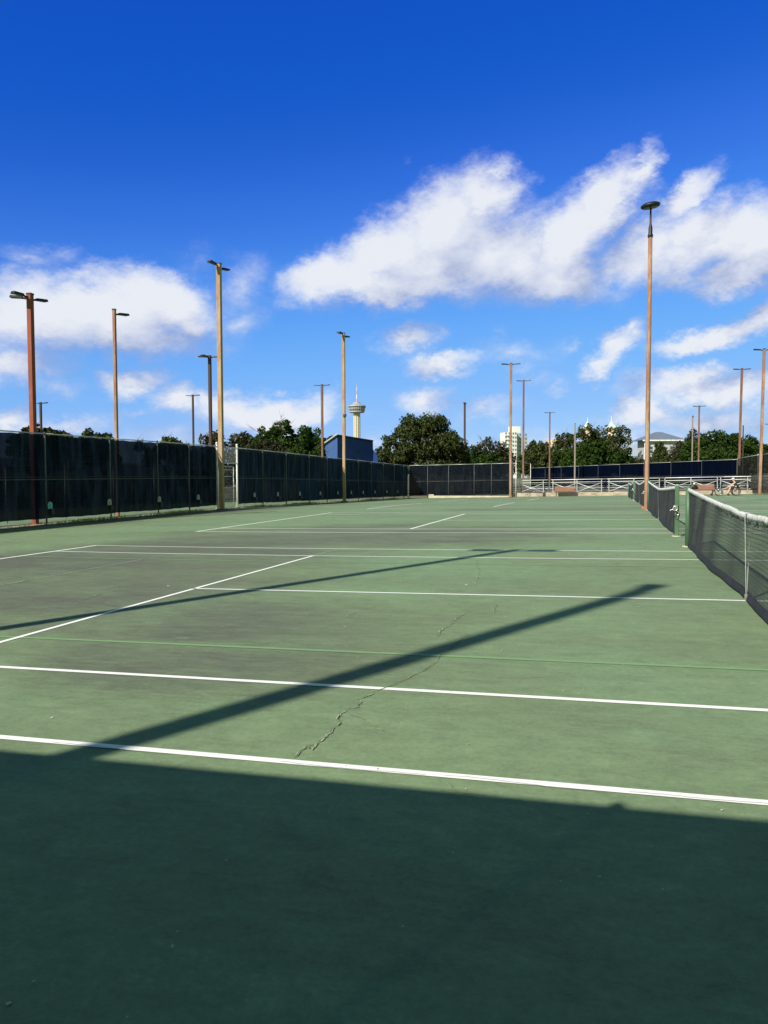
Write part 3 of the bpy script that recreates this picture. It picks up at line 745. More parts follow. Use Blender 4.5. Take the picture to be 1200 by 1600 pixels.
# ------------------------------------------------------------------ bleachers
def make_bleacher():
    root = empty('bleachers', (0, 0, 0), '', 'bleachers', 'aluminium bleachers behind the far ledge')
    Lb = 4.3; H = 1.16
    for x in (0, Lb/2, Lb):
        mb = MB(); mb.box((x, 0, H/2), (.06, .05, H)); mb.box((x, 1.6, .18), (.06, .06, .36)); mb.box((x, .8, .22), (.05, 1.6, .05))
        mb.add([(x-.02, 0, .82), (x+.02, 0, .82), (x+.02, 1.65, .3), (x-.02, 1.65, .3), (x-.02, 0, .76), (x+.02, 0, .76), (x+.02, 1.65, .24), (x-.02, 1.65, .24)], [(0, 1, 2, 3), (4, 5, 6, 7), (0, 3, 7, 4), (1, 2, 6, 5)])
        mb.build('support_frame', MT['alu'], root)
    for z in (H, .92):
        mb = MB(); mb.tube((-.5, -.03, z), (Lb+.5, -.03, z), .032 if z == H else .024, n=8); mb.build('guard_rail', MT['rail'], root, smooth=True)
    for x0 in (0, Lb/2):
        for s in (0, 1):
            mb = MB(); a, b = (x0+.06, x0+Lb/2-.06); y_ = -.045-.03*s
            mb.tube((a if s else b, y_, .06), (b if s else a, y_, .82), .02, n=6); mb.build('cross_brace', MT['rail'], root, smooth=True)
    for k, (y_, z_) in enumerate(((.25, .78), (.80, .56), (1.4, .36))):
        mb = MB(); mb.box((Lb/2, y_, z_), (Lb+.96, .25, .05)); mb.build('seat_plank', MT['alu'], root, bevel=.008)
        mb = MB(); mb.box((Lb/2, y_+.28, z_-.26), (Lb+.96, .25, .045)); mb.build('foot_plank', MT['alu'], root, bevel=.008)
    return root
YB = 65.1
bl0 = make_bleacher()
BLAB = ['aluminium bleacher unit partly hidden behind the far windscreen and the rusty pole', 'aluminium bleacher unit behind the left brown bench', 'aluminium bleacher unit left of the tall pole on the net line',
        'aluminium bleacher unit behind the brown bench with the black bag', 'aluminium bleacher unit behind the wheelchairs at the right edge']
for k, px in enumerate((776, 864, 951.5, 1039, 1126)):
    o = bl0 if k == 0 else copy_tree(bl0)
    x = onY(px, YB); o.location = (x, YB, gz(x, 64.5)+.34); o.rotation_euler = (0, -math.atan(SLOPE), 0); o['label'] = BLAB[k]

# ------------------------------------------------------------------ benches
def make_bench():
    root = empty('park_bench', (0, 0, 0), '', 'bench', 'brown slatted benches by the ledge')
    for x in (-.72, .72):
        mb = MB(); mb.tube((x, -.2, 0), (x, -.17, .43), .022, n=6); mb.tube((x, .22, 0), (x, .17, .43), .022, n=6); mb.tube((x, -.2, .42), (x, .2, .42), .02, n=6); mb.tube((x, .18, .42), (x, .27, .86), .02, n=6)
        mb.build('leg', MT['bench_frame'], root)
    mb = MB()
    for k in range(4): mb.box((0, -.16+.105*k, .455), (1.75, .09, .035))
    mb.build('seat', MT['bench_wood'], root, bevel=.006)
    mb = MB()
    for k in range(4): mb.box((0, .195+.018*k, .52+.095*k), (1.75, .03, .085))
    mb.build('backrest', MT['bench_wood'], root, bevel=.006)
    return root
b1 = make_bench(); x = onY(882, 63.4); b1.location = (x, 63.4, gz(x, 63.4)); b1['label'] = 'brown slatted bench standing alone in front of the left bleachers'
b2 = copy_tree(b1); x = onY(1099, 61.5); b2.location = (x, 61.5, gz(x, 61.5)); b2['label'] = 'brown slatted bench with a black bag, beside the wheelchairs'
bx, by = x, 61.5
bag = empty('sports_bag', (bx-.78, by-.02, gz(bx, by)+.48), 'black sports bag with a white cap on top, standing on the bench', 'bag')
mb = MB(); mb.lathe([(.13, 0), (.20, .06), (.22, .2), (.18, .34), (.08, .40)], (0, 0, 0), 14)
for i, v in enumerate(mb.v): mb.v[i] = (v[0]*1.5, v[1]*.8, v[2])
mb.build('bag_body', MT['black'], bag, smooth=True)
mb = MB(); mb.path([(-.2, 0, .3), (-.12, 0, .48), (.06, 0, .5), (.16, 0, .32)], .018); mb.build('strap', MT['black'], bag)
mb = MB(); mb.lathe([(.11, 0), (.10, .06), (.06, .11), (.01, .13)], (.06, 0, .40), 12); mb.box((.0, -.12, .41), (.14, .14, .015)); mb.build('cap', MT['tape'], bag, smooth=True)

# ------------------------------------------------------------------ wheelchairs and the player
MT['rim'] = mat_vary('pale_rim', (.55, .55, .57), (.75, .75, .76), 6, .35, .5)
MT['skin'] = mat_vary('skin', (.50, .30, .21), (.58, .36, .26), 9, .55, bump=.05)
MT['shirt'] = mat_vary('black_vest', (.010, .010, .014), (.03, .03, .036), 12, .85)
MT['hat'] = mat_vary('white_cap_cloth', (.66, .66, .66), (.78, .78, .78), 12, .85)
def wheel(root, c, R, tilt, rimmat, push=True):
    Rm = Matrix.Rotation(tilt, 3, 'X')
    mb = MB(); mb.torus((0, 0, 0), R-.02, .021, Rm=Rm, n=36); w_ = mb.build('wheel', MT['black'], root, smooth=True); w_.location = c
    mb = MB(); mb.torus((0, 0, 0), R-.045, .014, Rm=Rm, n=36); mb.build('rim', rimmat, w_, smooth=True)
    mb = MB()
    for k in range(12):
        a = 2*math.pi*k/12; mb.tube((0, 0, 0), tuple(Rm @ Vector(((R-.04)*math.cos(a), 0, (R-.04)*math.sin(a)))), .0045, n=4)
    mb.tube(tuple(Rm @ Vector((0, -.05, 0))), tuple(Rm @ Vector((0, .05, 0))), .035, n=10)
    mb.build('spokes', MT['steel'], w_)
    if push:
        mb = MB(); o = Rm @ Vector((0, -.04 if tilt > 0 else .04, 0)); mb.torus(tuple(o), R-.06, .009, Rm=Rm, n=30, m=6); mb.build('push_rim', MT['steel'], w_, smooth=True)
def wheelchair(loc, label, rimmat, R=.31, rz=0.):
    root = empty('wheelchair', loc, label, 'wheelchair', 'sports wheelchairs by the far bench', rz)
    wheel(root, (.05, -.30, R), R, .14, rimmat); wheel(root, (.05, .30, R), R, -.14, rimmat)
    for s in (-1, 1):
        mb = MB(); mb.torus((0, 0, 0), .055, .014, n=16, m=6); c = mb.build('caster', MT['black'], root, smooth=True); c.location = (-.46, .17*s, .068)
    mb = MB()
    for s in (-1, 1):
        y = .19*s
        mb.path([(.22, y, .86), (.20, y, .5), (-.18, y, .48), (-.36, y*.8, .30), (-.48, y*.6, .14)], .014)
        mb.tube((.05, y, .5), (.05, .28*s, R), .014); mb.tube((-.1, y, .48), (.05, y, R), .012)
        mb.tube((-.46, .17*s, .14), (-.46, .17*s, .06), .010)
    mb.tube((.05, -.29, R), (.05, .29, R), .018); mb.tube((-.46, -.17, .14), (-.46, .17, .14), .013); mb.tube((.22, -.19, .84), (.22, .19, .84), .013)
    mb.build('frame', MT['black'], root, smooth=True)
    mb = MB(); mb.box((.0, 0, .51), (.42, .38, .05)); mb.build('seat', MT['black'], root, bevel=.015)
    mb = MB(); mb.box((.215, 0, .69), (.035, .37, .28)); mb.build('backrest', MT['shirt'], root, bevel=.012)
    mb = MB(); mb.box((-.50, 0, .13), (.14, .26, .02)); mb.build('footrest', MT['black'], root)
    return root
WY = 55.0
x1 = onY(1148.5, WY); z1 = gz(x1, WY)
x2 = onY(1122, WY); z2 = gz(x2, WY)
wc1 = wheelchair((x1, WY, z1), 'black sports wheelchair with the seated player in it', MT['black'])
wc2 = wheelchair((x2, WY, z2), 'empty wheelchair with pale rims in front of the seated player', MT['rim'], R=.28)
pr = empty('person', (x1, WY, z1), 'person in black vest and white cap sitting in a wheelchair, reaching forward', 'person')
def skin_body(name, joints, edges, mat, parent, root_i=0, sub=2):
    me = bpy.data.meshes.new(name); me.from_pydata([j[0] for j in joints], edges, []); me.update()
    o = bpy.data.objects.new(name, me); col.objects.link(o); o.parent = parent
    m = o.modifiers.new('skin', 'SKIN'); m.use_smooth_shade = True
    me.skin_vertices.new() if not me.skin_vertices else None
    for i, j in enumerate(joints):
        r_ = j[1] if isinstance(j[1], tuple) else (j[1], j[1])
        me.skin_vertices[0].data[i].radius = r_
        me.skin_vertices[0].data[i].use_root = (i == root_i)
    s = o.modifiers.new('sub', 'SUBSURF'); s.levels = sub; s.render_levels = sub
    me.materials.append(mat); return o
J = [((.08, 0, .60), (.14, .11)), ((.05, 0, .76), (.12, .10)), ((-.02, 0, .92), (.14, .11)), ((-.07, 0, 1.02), (.07, .07)), ((-.10, 0, 1.09), (.055, .055)), ((-.13, 0, 1.16), (.078, .088)), ((-.14, 0, 1.24), (.080, .09)), ((-.13, 0, 1.29), (.06, .065)),
     ((-.04, -.17, .98), (.055, .055)), ((-.22, -.21, .83), (.042, .042)), ((-.42, -.16, .72), (.032, .032)), ((-.50, -.15, .69), (.03, .02)),
     ((-.04, .17, .98), (.055, .055)), ((-.20, .21, .82), (.042, .042)), ((-.40, .16, .74), (.032, .032)), ((-.48, .15, .71), (.03, .02)),
     ((.0, -.10, .59), (.085, .085)), ((-.36, -.12, .58), (.065, .065)), ((-.44, -.10, .34), (.05, .05)), ((-.48, -.09, .18), (.038, .038)), ((-.60, -.09, .155), (.04, .03)),
     ((.0, .10, .59), (.085, .085)), ((-.36, .12, .58), (.065, .065)), ((-.44, .10, .34), (.05, .05)), ((-.48, .09, .18), (.038, .038)), ((-.60, .09, .155), (.04, .03))]
E_ = [(0,1),(1,2),(2,3),(3,4),(4,5),(5,6),(6,7),(2,8),(8,9),(9,10),(10,11),(2,12),(12,13),(13,14),(14,15),(0,16),(16,17),(17,18),(18,19),(19,20),(0,21),(21,22),(22,23),(23,24),(24,25)]
# fingers and thumbs
for base, sy in ((11, -1), (15, 1)):
    bx_, by_, bz_ = J[base][0]
    for k in range(4):
        i = len(J); yo = (k-1.5)*.019
        J.append(((bx_-.035, by_+yo, bz_+.004), (.010, .010))); J.append(((bx_-.065, by_+yo*1.1, bz_-.012), (.009, .009))); J.append(((bx_-.072+.004*k, by_+yo*1.1, bz_-.038), (.008, .008)))
        E_ += [(base, i), (i, i+1), (i+1, i+2)]
    i = len(J); J.append(((bx_-.005, by_-sy*.035, bz_-.012), (.011, .011))); J.append(((bx_-.04, by_-sy*.045, bz_-.03), (.009, .009))); E_ += [(base, i), (i, i+1)]
body = skin_body('body', J, E_, MT['skin'], pr)
JV = [((.085, 0, .58), (.155, .125)), ((.055, 0, .76), (.138, .118)), ((-.015, 0, .92), (.172, .145)), ((-.05, 0, 1.0), (.125, .115)), ((-.035, -.16, .975), (.075, .075)), ((-.035, .16, .975), (.075, .075))]
skin_body('vest', JV, [(0, 1), (1, 2), (2, 3), (2, 4), (2, 5)], MT['shirt'], pr)
JT = [((.08, 0, .585), (.12, .12)), ((-.02, -.10, .59), (.10, .10)), ((-.37, -.12, .58), (.08, .08)), ((-.02, .10, .59), (.10, .10)), ((-.37, .12, .58), (.08, .08))]
skin_body('shorts', JT, [(0, 1), (1, 2), (0, 3), (3, 4)], MT['shirt'], pr)
mb = MB(); mb.lathe([(.098, 0), (.10, .03), (.085, .075), (.04, .10), (.008, .105)], (-.135, 0, 1.235), 16); mb.box((-.26, 0, 1.24), (.13, .14, .012)); mb.build('cap', MT['hat'], pr, smooth=True)
mb = MB(); mb.tube((-.24, -.03, 1.175), (-.225, -.03, 1.175), .012, n=8); mb.tube((-.24, .03, 1.175), (-.225, .03, 1.175), .012, n=8); mb.build('eyes', MT['black'], pr)

# ------------------------------------------------------------------ nets and posts
NET_L = 6.36
def net_h(y):      # top of the net: 1.07 at the posts, .914 at the strap
    a = abs(y)/NET_L; return .905+.155*(a*.75+.25*a*a)
def net_x(y, z, k=0):   # gentle belly and slack of the mesh
    return .014*math.sin(y*1.1+k)*(1-z)*1.2+.006*math.sin(y*3.7+z*4+k)
def make_net(seed, pitch=.045):
    root = empty('tennis_net', (0, 0, 0), '', 'net', 'tennis nets along the net line')
    r = random.Random(seed); V = []; F = []
    ys_ = np.arange(-NET_L, NET_L+.001, pitch); nz = 19; rad = .0021
    slump = lambda y, t: .035*math.sin(math.pi*min(1, abs(y)/NET_L))*math.sin(math.pi*t)+.02*math.sin(y*2.3+seed)*t*(1-t)*2
    def pos(y, t):
        z = .03+(net_h(y)-.07)*t - slump(y, t); return (net_x(y, z, seed), y+.01*math.sin(7*t+y), z)
    ring = [(math.cos(a)*rad, math.sin(a)*rad) for a in (0, math.pi/2, math.pi, 1.5*math.pi)]
    for y in ys_:
        b = len(V)
        for j in range(nz+1):
            p = pos(y, j/nz)
            for c, s in ring: V.append((p[0]+c, p[1]+s, p[2]))
        for j in range(nz):
            for k in range(4): F.append((b+4*j+k, b+4*j+(k+1) % 4, b+4*j+4+(k+1) % 4, b+4*j+4+k))
    yh = np.arange(-NET_L, NET_L+.001, .09)
    for j in range(nz+1):
        b = len(V)
        dbl = 1.5 if j > nz-5 else 1
        for y in yh:
            p = pos(y, j/nz)
            for c, s in ring: V.append((p[0]+c*dbl, p[1], p[2]+s*dbl))
        for i in range(len(yh)-1):
            for k in range(4): F.append((b+4*i+k, b+4*i+(k+1) % 4, b+4*i+4+(k+1) % 4, b+4*i+4+k))
    np_mesh('net_mesh', V, F, MT['cord'], root)
    # headband: a slightly frayed double tape over the cable
    mb = MB(); ny = 380; vs = []; fs = []
    sect = [(-.014, -.056), (-.018, -.02), (-.010, .010), (.010, .010), (.018, -.02), (.014, -.056), (.004, -.056), (0, -.01), (-.004, -.056)]
    wa = wb = wc = 0.0
    for i in range(ny+1):
        y = -NET_L+2*NET_L*i/ny; rag = 1.0 if -5.2 < y < 1.8 else .3
        wa = wa*.75+r.uniform(-.003, .003)*rag; wb = wb*.7+r.uniform(-.008, .007)*rag; wc = wc*.6+r.uniform(-.10, .10)
        for (a, c) in sect: vs.append((a*(1+wc+r.uniform(-.08, .08))+wa, y, net_h(y)+c+(wb if c < -.03 else wa)+r.uniform(-.0015, .0015)*rag))
    m = len(sect)
    for i in range(ny):
        for k in range(m): fs.append((i*m+k, i*m+(k+1) % m, (i+1)*m+(k+1) % m, (i+1)*m+k))
    mb.add(vs, fs); mb.build('headband', MT['tape'], root, smooth=True)
    # frayed ties hanging below the tape
    mb = MB()
    for k in range(170):
        y = r.uniform(-NET_L*.9, NET_L*.40)
        z = net_h(y)-.058; mb.path([(.018*r.choice((-1, 1)), y, z+.02), (r.uniform(-.02, .02), y+r.uniform(-.02, .02), z-.02), (r.uniform(-.03, .02), y+r.uniform(-.03, .03), z-r.uniform(.03, .06))], .003, n=4)
    mb.build('lacing', MT['cord'], root)
    mb = MB()
    mb.add([(-.002, -.025, .05), (-.002, .025, .05), (-.026, .025, net_h(0)-.03), (-.026, -.025, net_h(0)-.03), (-.022, -.025, net_h(0)+.016), (-.022, .025, net_h(0)+.016), (.022, -.025, net_h(0)+.016), (.022, .025, net_h(0)+.016),
            (.026, .025, net_h(0)-.03), (.026, -.025, net_h(0)-.03), (.004, -.025, .05), (.004, .025, .05)], [(0, 1, 2, 3), (3, 2, 5, 4), (4, 5, 7, 6), (6, 7, 8, 9), (9, 8, 11, 10)])
    mb.build('centre_strap', MT['tape'], root)
    mb = MB(); mb.box((0, 0, .035), (.03, .035, .07)); mb.build('strap_anchor', MT['steel'], root)
    # bottom hem lying on the court
    vs = []; fs = []; n = 90
    for i in range(n+1):
        y = -NET_L+2*NET_L*i/n; o = .02*math.sin(y*1.3+seed)+.008*math.sin(y*4.1)
        sag = .028*(.5+.5*math.sin(y*1.9+1))
        for (a, c) in ((-.03, .004), (-.012, .03), (.012, .03), (.012, .085), (-.006, .09), (-.03, .02)): vs.append((a+net_x(y, .05, seed)+o*.4, y, c+(sag*.5 if abs(y) > .3 else 0)))
    for i in range(n):
        for k in range(6): fs.append((i*6+k, i*6+(k+1) % 6, i*6+6+(k+1) % 6, i*6+6+k))
    mb = MB(); mb.add(vs, fs); mb.build('bottom_hem', MT['hem'], root, smooth=True)
    return root
NLAB = ['nearest tennis net, loose black mesh with frayed white headband and centre strap', 'second tennis net, between the paired green posts and the tall pole',
        'third tennis net, right behind the tall pole on the net line', 'farthest tennis net, small and dark in front of the bleachers']
nets = [make_net(1)]
n2_ = make_net(2); nets.append(n2_); nets += [copy_tree(n2_), copy_tree(n2_)]
for k, (o, c) in enumerate(zip(nets, CENTRES)):
    o.location = (0, c, gz(0, c)); o['label'] = NLAB[k]
    dz = gz(0, c+6)-gz(0, c-6); o.rotation_euler = (math.atan2(dz, 12.0), 0, 0)
def make_post(rx, crank):
    root = empty('net_post', (0, 0, 0), '', 'post', 'green net posts')
    mb = MB(); mb.box((0, 0, .53), (.085, .085, 1.1)) if crank else mb.tube((0, 0, -.02), (0, 0, 1.09), .047, n=14)
    mb.build('post_shaft', MT['green_post'], root, bevel=.012 if crank else 0, smooth=not crank)
    mb = MB(); mb.tube((0, 0, 1.085), (0, 0, 1.115), .040, .034, n=12); mb.tube((-.05, 0, 1.075), (.05, 0, 1.075), .022, n=10); mb.tube((0, -.02, 1.06), (0, .02, 1.06), .05, n=12); mb.build('pulley', MT['steel'] if crank else MT['green_post'], root)
    mb = MB(); mb.tube((0, 0, -.01), (0, 0, .016), .10, n=16); mb.build('collar', MT['concrete'], root)
    if crank:
        g_ = MB(); g_.box((-.03, -.075, .62), (.09, .07, .10)); g_.tube((-.03, -.08, .60), (-.14, -.10, .56), .012); g_.tube((-.14, -.13, .56), (-.14, -.07, .56), .014); g_.torus((-.04, -.12, .60), .045, .012); g_.tube((.03, -.12, .52), (.0, -.14, .40), .008); g_.torus((.0, -.10, .50), .035, .008)
        g_.build('winder', MT['steel'], root, smooth=True)
        s_ = MB(); s_.torus((-.02, -.11, .47), .055, .006); s_.path([(.02, -.1, .56), (.05, -.12, .46), (.02, -.1, .38)], .007); s_.build('slack_cord', MT['black'], root)
    return root
pc = make_post(0, True); pp = make_post(0, False)
spots = [(-6.42, 'p', 'green net post at the near end of the first net'), (6.44, 'p', 'slim green net post at the far end of the first net'), (CENTRES[1]-6.44, 'c', 'green net post with winder and hanging cord, near end of the second net'),
         (CENTRES[1]+6.44, 'p', 'green net post at the far end of the second net beside the tall pole'), (CENTRES[2]-6.44, 'c', 'green net post hidden behind the tall pole, near end of the third net'),
         (CENTRES[2]+6.44, 'p', 'green net post at the far end of the third net'), (CENTRES[3]-6.44, 'c', 'green net post at the near end of the farthest net'), (CENTRES[3]+6.44, 'p', 'green net post at the far end of the farthest net')]
used = set()
for y, k, lab in spots:
    src = pc if k == 'c' else pp
    o = src if k not in used else copy_tree(src); used.add(k)
    o.location = (0, y, gz(0, y)); o['label'] = lab

# ------------------------------------------------------------------ light poles
def flood(root, base, ang, length=.62, tilt=.12, w=.36, name='luminaire'):
    """flat shoebox head on a short arm; ang = heading in xy"""
    ca, sa = math.cos(ang), math.sin(ang)
    R = Matrix.Rotation(ang, 3, 'Z') @ Matrix.Rotation(-tilt, 3, 'Y')
    b = Vector(base)
    arm = MB(); arm.tube(b, b+R @ Vector((.20, 0, .02)), .035, n=8); a = arm.build('lamp_arm', MT['lamp_dark'], root)
    mb = MB(); c = b+R @ Vector((.16+length/2, 0, .03))
    poly = [(-length/2, -w/2*.7), (length/2*.9, -w/2), (length/2, -w/2*.8), (length/2, w/2*.8), (length/2*.9, w/2), (-length/2, w/2*.7)]
    vs = [R @ Vector((p[0], p[1], -.03)) + c for p in poly]+[R @ Vector((p[0]*.92, p[1]*.85, .045)) + c for p in poly]
    n = 6; mb.add(vs, [tuple(range(n-1, -1, -1)), tuple(range(n, 2*n))]+[(i, (i+1) % n, n+(i+1) % n, n+i) for i in range(n)])
    l = mb.build(name, MT['lamp_dark'], root)
    mb = MB(); vs = [R @ Vector((p[0]*.86, p[1]*.8, -.036)) + c for p in poly]; mb.add(vs, [tuple(range(n))]); mb.build('lens', MT['lens'], l)
def light_pole(loc, h, wid, mat, heads, label, plate=MT['rust_dark'], round_=False,  taper=1.0, group='sports light poles', head=1.0, lean=0., name='light_pole'):
    if not round_: wid *= .77
    root = empty(name, loc, label, 'light pole', group)
    mb = MB()
    if round_: mb.path([(0, 0, -.1), (0, 0, .04), (0, 0, h*.5), (0, 0, h)], [wid/2, wid/2, wid/2*(1+taper)/2, wid/2*taper], n=14)
    else:
        vs = []; w0, w1 = wid/2, wid/2*taper
        for z, w_ in ((-.1, w0), (h, w1)):
            for a, b in ((-1, -1), (1, -1), (1, 1), (-1, 1)): vs.append((a*w_, b*w_, z))
        mb.add(vs, [(0, 1, 2, 3), (4, 5, 6, 7), (0, 1, 5, 4), (1, 2, 6, 5), (2, 3, 7, 6), (3, 0, 4, 7)])
    mb.build('pole_shaft', mat, root, smooth=round_, bevel=0 if round_ else .015)
    if plate is not None:
        mb = MB(); mb.box((0, 0, .02), (wid*2.0, wid*2.0, .05))
        for sx_ in (-1, 1):
            for sy_ in (-1, 1): mb.tube((sx_*wid*.75, sy_*wid*.75, .03), (sx_*wid*.75, sy_*wid*.75, .09), .018, n=6)
        mb.build('base_plate', plate, root, bevel=.006)
    mb = MB(); mb.box((0, 0, h+.0), (wid*taper*1.08, wid*taper*1.08, .05)); mb.build('pole_cap', MT['lamp_dark'], root)
    for (ang, tilt, dz) in heads:
        flood(root, (math.cos(ang)*wid*taper*.45, math.sin(ang)*wid*taper*.45, h-.12+dz), ang, .56*head, tilt, .32*head)
    if lean: root.rotation_euler = (0, lean, 0)
    return root
PI = math.pi
def at_ground(px, X=None, Y=None):
    if X is not None: Y = onX(px, X)
    else: X = onY(px, Y)
    return (X, Y, gz(X, Y))
# court-side poles, in front of the left fence
light_pole(at_ground(346.5, X=-19.40), 11.75, .27, MT['pole_beige'], [(-PI*.56, .07, 0), (PI*.44, .07, -.10)], 'tall beige light pole standing beside the gate, two flat lamps on top', head=.85)
p2 = light_pole(at_ground(538, X=-19.25), 11.75, .25, MT['pole_beige'], [(-PI*.54, .05, 0), (PI*.46, .05, -.10)], 'tall beige pole on the left fence left of the round tower, camera box halfway up')
mb = MB(); mb.box((.10, -.12, 6.05), (.22, .18, .2)); mb.tube((.14, -.2, 6.02), (.17, -.30, 5.98), .085, n=12); mb.build('camera_box', MT['galv_dark'], p2, bevel=.01)
light_pole(at_ground(797.5, Y=59.0), 11.4, .24, MT['pole_orange'], [(PI+.12, .06, 0), (.05, .06, 0)], 'tall rusty pole at the right end of the far windscreen')
light_pole(at_ground(1187, Y=60.4), 11.6, .27, MT['pole_orange'], [(PI+.12, .06, 0), (.05, .06, 0)], 'tall rusty pole beside the white fence post at the far right', lean=.012)
# net-line pole with a round head
tp = light_pole((0.0, 23.2, gz(0, 23.2)), 10.35, .18, MT['pole_orange'], [], 'tallest slender rusty pole on the net line, carrying one round disc lamp', plate=MT['rust_plate'], round_=True, taper=.86, lean=.002)
mb = MB(); mb.lathe([(.10, 0), (.105, .05), (.075, .12), (.072, .32), (.055, .42), (.036, .50), (.032, 1.12)], (0, 0, 10.35), 12); mb.build('lamp_stem', MT['lamp_dark'], tp, smooth=True)
mb = MB(); mb.lathe([(.05, .0), (.30, .02), (.36, .07), (.355, .13), (.25, .19), (.05, .21)], (0, 0, 0), 28); l = mb.build('disc_lamp', MT['lamp_dark'], tp, smooth=True); l.location = (0, 0, 11.42); l.rotation_euler = (.10, -.12, 0)
mb = MB(); mb.lathe([(.05, -.004), (.29, .012), (.29, .014), (.05, 0)], (0, 0, 0), 28); mb.build('lens', MT['lens'], l)
# neighbours, seen over or through the windscreens
def bg_pole(px, py_top, h, wid, mat, heads, label, X=None, Y=None, dist=None, **k):
    if X is not None: loc = at_ground(px, X=X); d = math.hypot(loc[0]-CAM[0], loc[1]-CAM[1])
    elif Y is not None: loc = at_ground(px, Y=Y); d = math.hypot(loc[0]-CAM[0], loc[1]-CAM[1])
    else: x, y = far(px, dist); loc = (x, y, gz(x, y)); d = dist
    if h is None: h = height_at(px, py_top, d)-loc[2]
    return light_pole(loc, h, wid, mat, heads, label, **k)
T2 = [(PI+.0, .06, 0), (.0, .06, 0)]
bg_pole(54.5, 460, None, .22, MT['pole_red'], [(-PI*.60, .05, 0), (PI*1.12, .05, -.04), (PI*.42, .05, -.06)], 'red primer-painted pole behind the left windscreen with three flat lamps', X=-20.05, head=.72)
bg_pole(184, 484, None, .15, MT['pole_orange'], [(PI*.40, .06, -.06)], 'slim orange pole behind the left windscreen with one lamp to the right', X=-20.05, head=.8)
bg_pole(66, 629, None, .24, MT['pole_dark'], T2, 'short dark brown pole right behind the red pole on the left', dist=84)
bg_pole(303, 617, None, .22, MT['pole_dark'], T2, 'dark brown pole in the gap between the left trees', dist=85)
bg_pole(330, 556, None, .26, MT['pole_dark'], [(-PI*.58, .05, 0), (.35, .05, 0), (PI*1.1, .05, 0)], 'dark brown pole just left of the tall beige pole by the gate', dist=58)
bg_pole(504, 601, None, .26, MT['pole_brown'], T2, 'rusty brown pole in front of the blue building wall', dist=78)
bg_pole(726, 629, None, .28, MT['pole_dark'], [(-PI/2, .05, 0), (PI/2, .05, 0)], 'dark pole at the right side of the big round tree', dist=96, head=.8)
bg_pole(817.5, 594, None, .25, MT['pole_brown'], T2, 'brown pole right of the far rusty pole, in front of the white tower block', dist=92)
bg_pole(858.5, 644, None, .26, MT['pole_brown'], T2, 'brown pole in front of the dark trees left of the white spires', dist=122)
bg_pole(898, 662, None, .26, MT['pole_grey'], [], 'thin grey pole without lamps in front of the trees', dist=112)
bg_pole(1081, 650, None, .22, MT['pole_grey'], [(-PI/2, .05, 0)], 'thin grey pole left of the brown pole by the right trees', dist=120, head=.7)
bg_pole(1091, 634, None, .26, MT['pole_brown'], T2, 'brown pole with two lamps in front of the right trees', dist=112)
bg_pole(1154, 576, None, .27, MT['pole_brown'], T2, 'tall brown pole beside the grey mesh fence', dist=87, lean=.012)
bg_pole(1160, 665, None, .2, MT['pole_dark'], [], 'small dark pole stub above the right trees', dist=130)
bg_pole(1204, 662, None, .24, MT['pole_dark'], T2, 'dark pole cut off by the right edge of the view', dist=120)
# behind the camera: casts the two long shadows
L0 = 12.2/math.tan(SUN_EL)
def caster(tip, h, wid, heads, label):
    L_ = h/math.tan(SUN_EL); x = tip[0]-math.sin(SUN_AZ)*L_; y = tip[1]-math.cos(SUN_AZ)*L_
    light_pole((x, y, gz(x, y)), h, wid, MT['pole_beige'], heads, label)
caster((-1.0, .62), 12.0, .255, [(PI/2-.35, .05, 0)], 'beige light pole behind the back fence throwing the broad near shadow')
caster((-2.95, 5.72), 11.8, .225, [(PI, .03, 0), (0, .03, 0)], 'beige light pole near the back fence throwing the thin far shadow')

# ------------------------------------------------------------------ buildings
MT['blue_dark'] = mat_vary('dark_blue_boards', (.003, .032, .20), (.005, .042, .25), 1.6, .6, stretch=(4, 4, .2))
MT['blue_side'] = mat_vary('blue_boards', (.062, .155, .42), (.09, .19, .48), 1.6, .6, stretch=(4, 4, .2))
MT['fascia'] = mat_vary('white_fascia', (.6, .6, .58), (.75, .75, .72), 2, .6)
def quadprism(mb, P, thick):
    """P: 4 corners (Vectors) of a wall, thickened along its normal"""
    P = [Vector(p) for p in P]; n = (P[1]-P[0]).cross(P[2]-P[1]).normalized()*thick; k = len(P)
    mb.add([p for p in P]+[p-n for p in P], [tuple(range(k)), tuple(range(2*k-1, k-1, -1))]+[(i, (i+1) % k, k+(i+1) % k, k+i) for i in range(k)])
bd = 88.0
pk = far(527.5, bd); lft = far(468, bd-1.0); rgt = far(583, bd+4.0); back = far(560, bd+12)
zb = -2.0; ztop = height_at(527.5, 679.5, bd); zl = height_at(468, 720.5, bd-1); zr = height_at(583, 688.5, bd+4)
root = empty('blue_building', (pk[0], pk[1], 0), 'blue board building with a steep white-edged shed roof behind the left fence', 'building')
o_ = (pk[0], pk[1], 0)
mb = MB(); quadprism(mb, [(*lft, zb), (*pk, zb), (*pk, ztop), (*lft, zl)], .2); mb.v = local(mb.v, o_); mb.build('gable_wall', MT['blue_side'], root)
mb = MB(); quadprism(mb, [(*pk, zb), (*rgt, zb), (*rgt, zr), (*pk, ztop)], .2); mb.v = local(mb.v, o_); mb.build('front_wall', MT['blue_dark'], root)
dv = np.array(rgt)-np.array(pk); 
lb2 = (lft[0]+dv[0], lft[1]+dv[1]); 
mb = MB(); quadprism(mb, [(*pk, ztop+.06), (*rgt, zr+.06), (*lb2, zl+(zr-ztop)+.06), (*lft, zl+.06)], .14); mb.v = local(mb.v, o_); mb.build('roof', MT['lamp_dark'], root)
mb = MB(); mb.tube((*lft, zl+.12), (*pk, ztop+.12), .075, n=4); mb.v = local(mb.v, o_); mb.build('roof_edge', MT['fascia'], root)
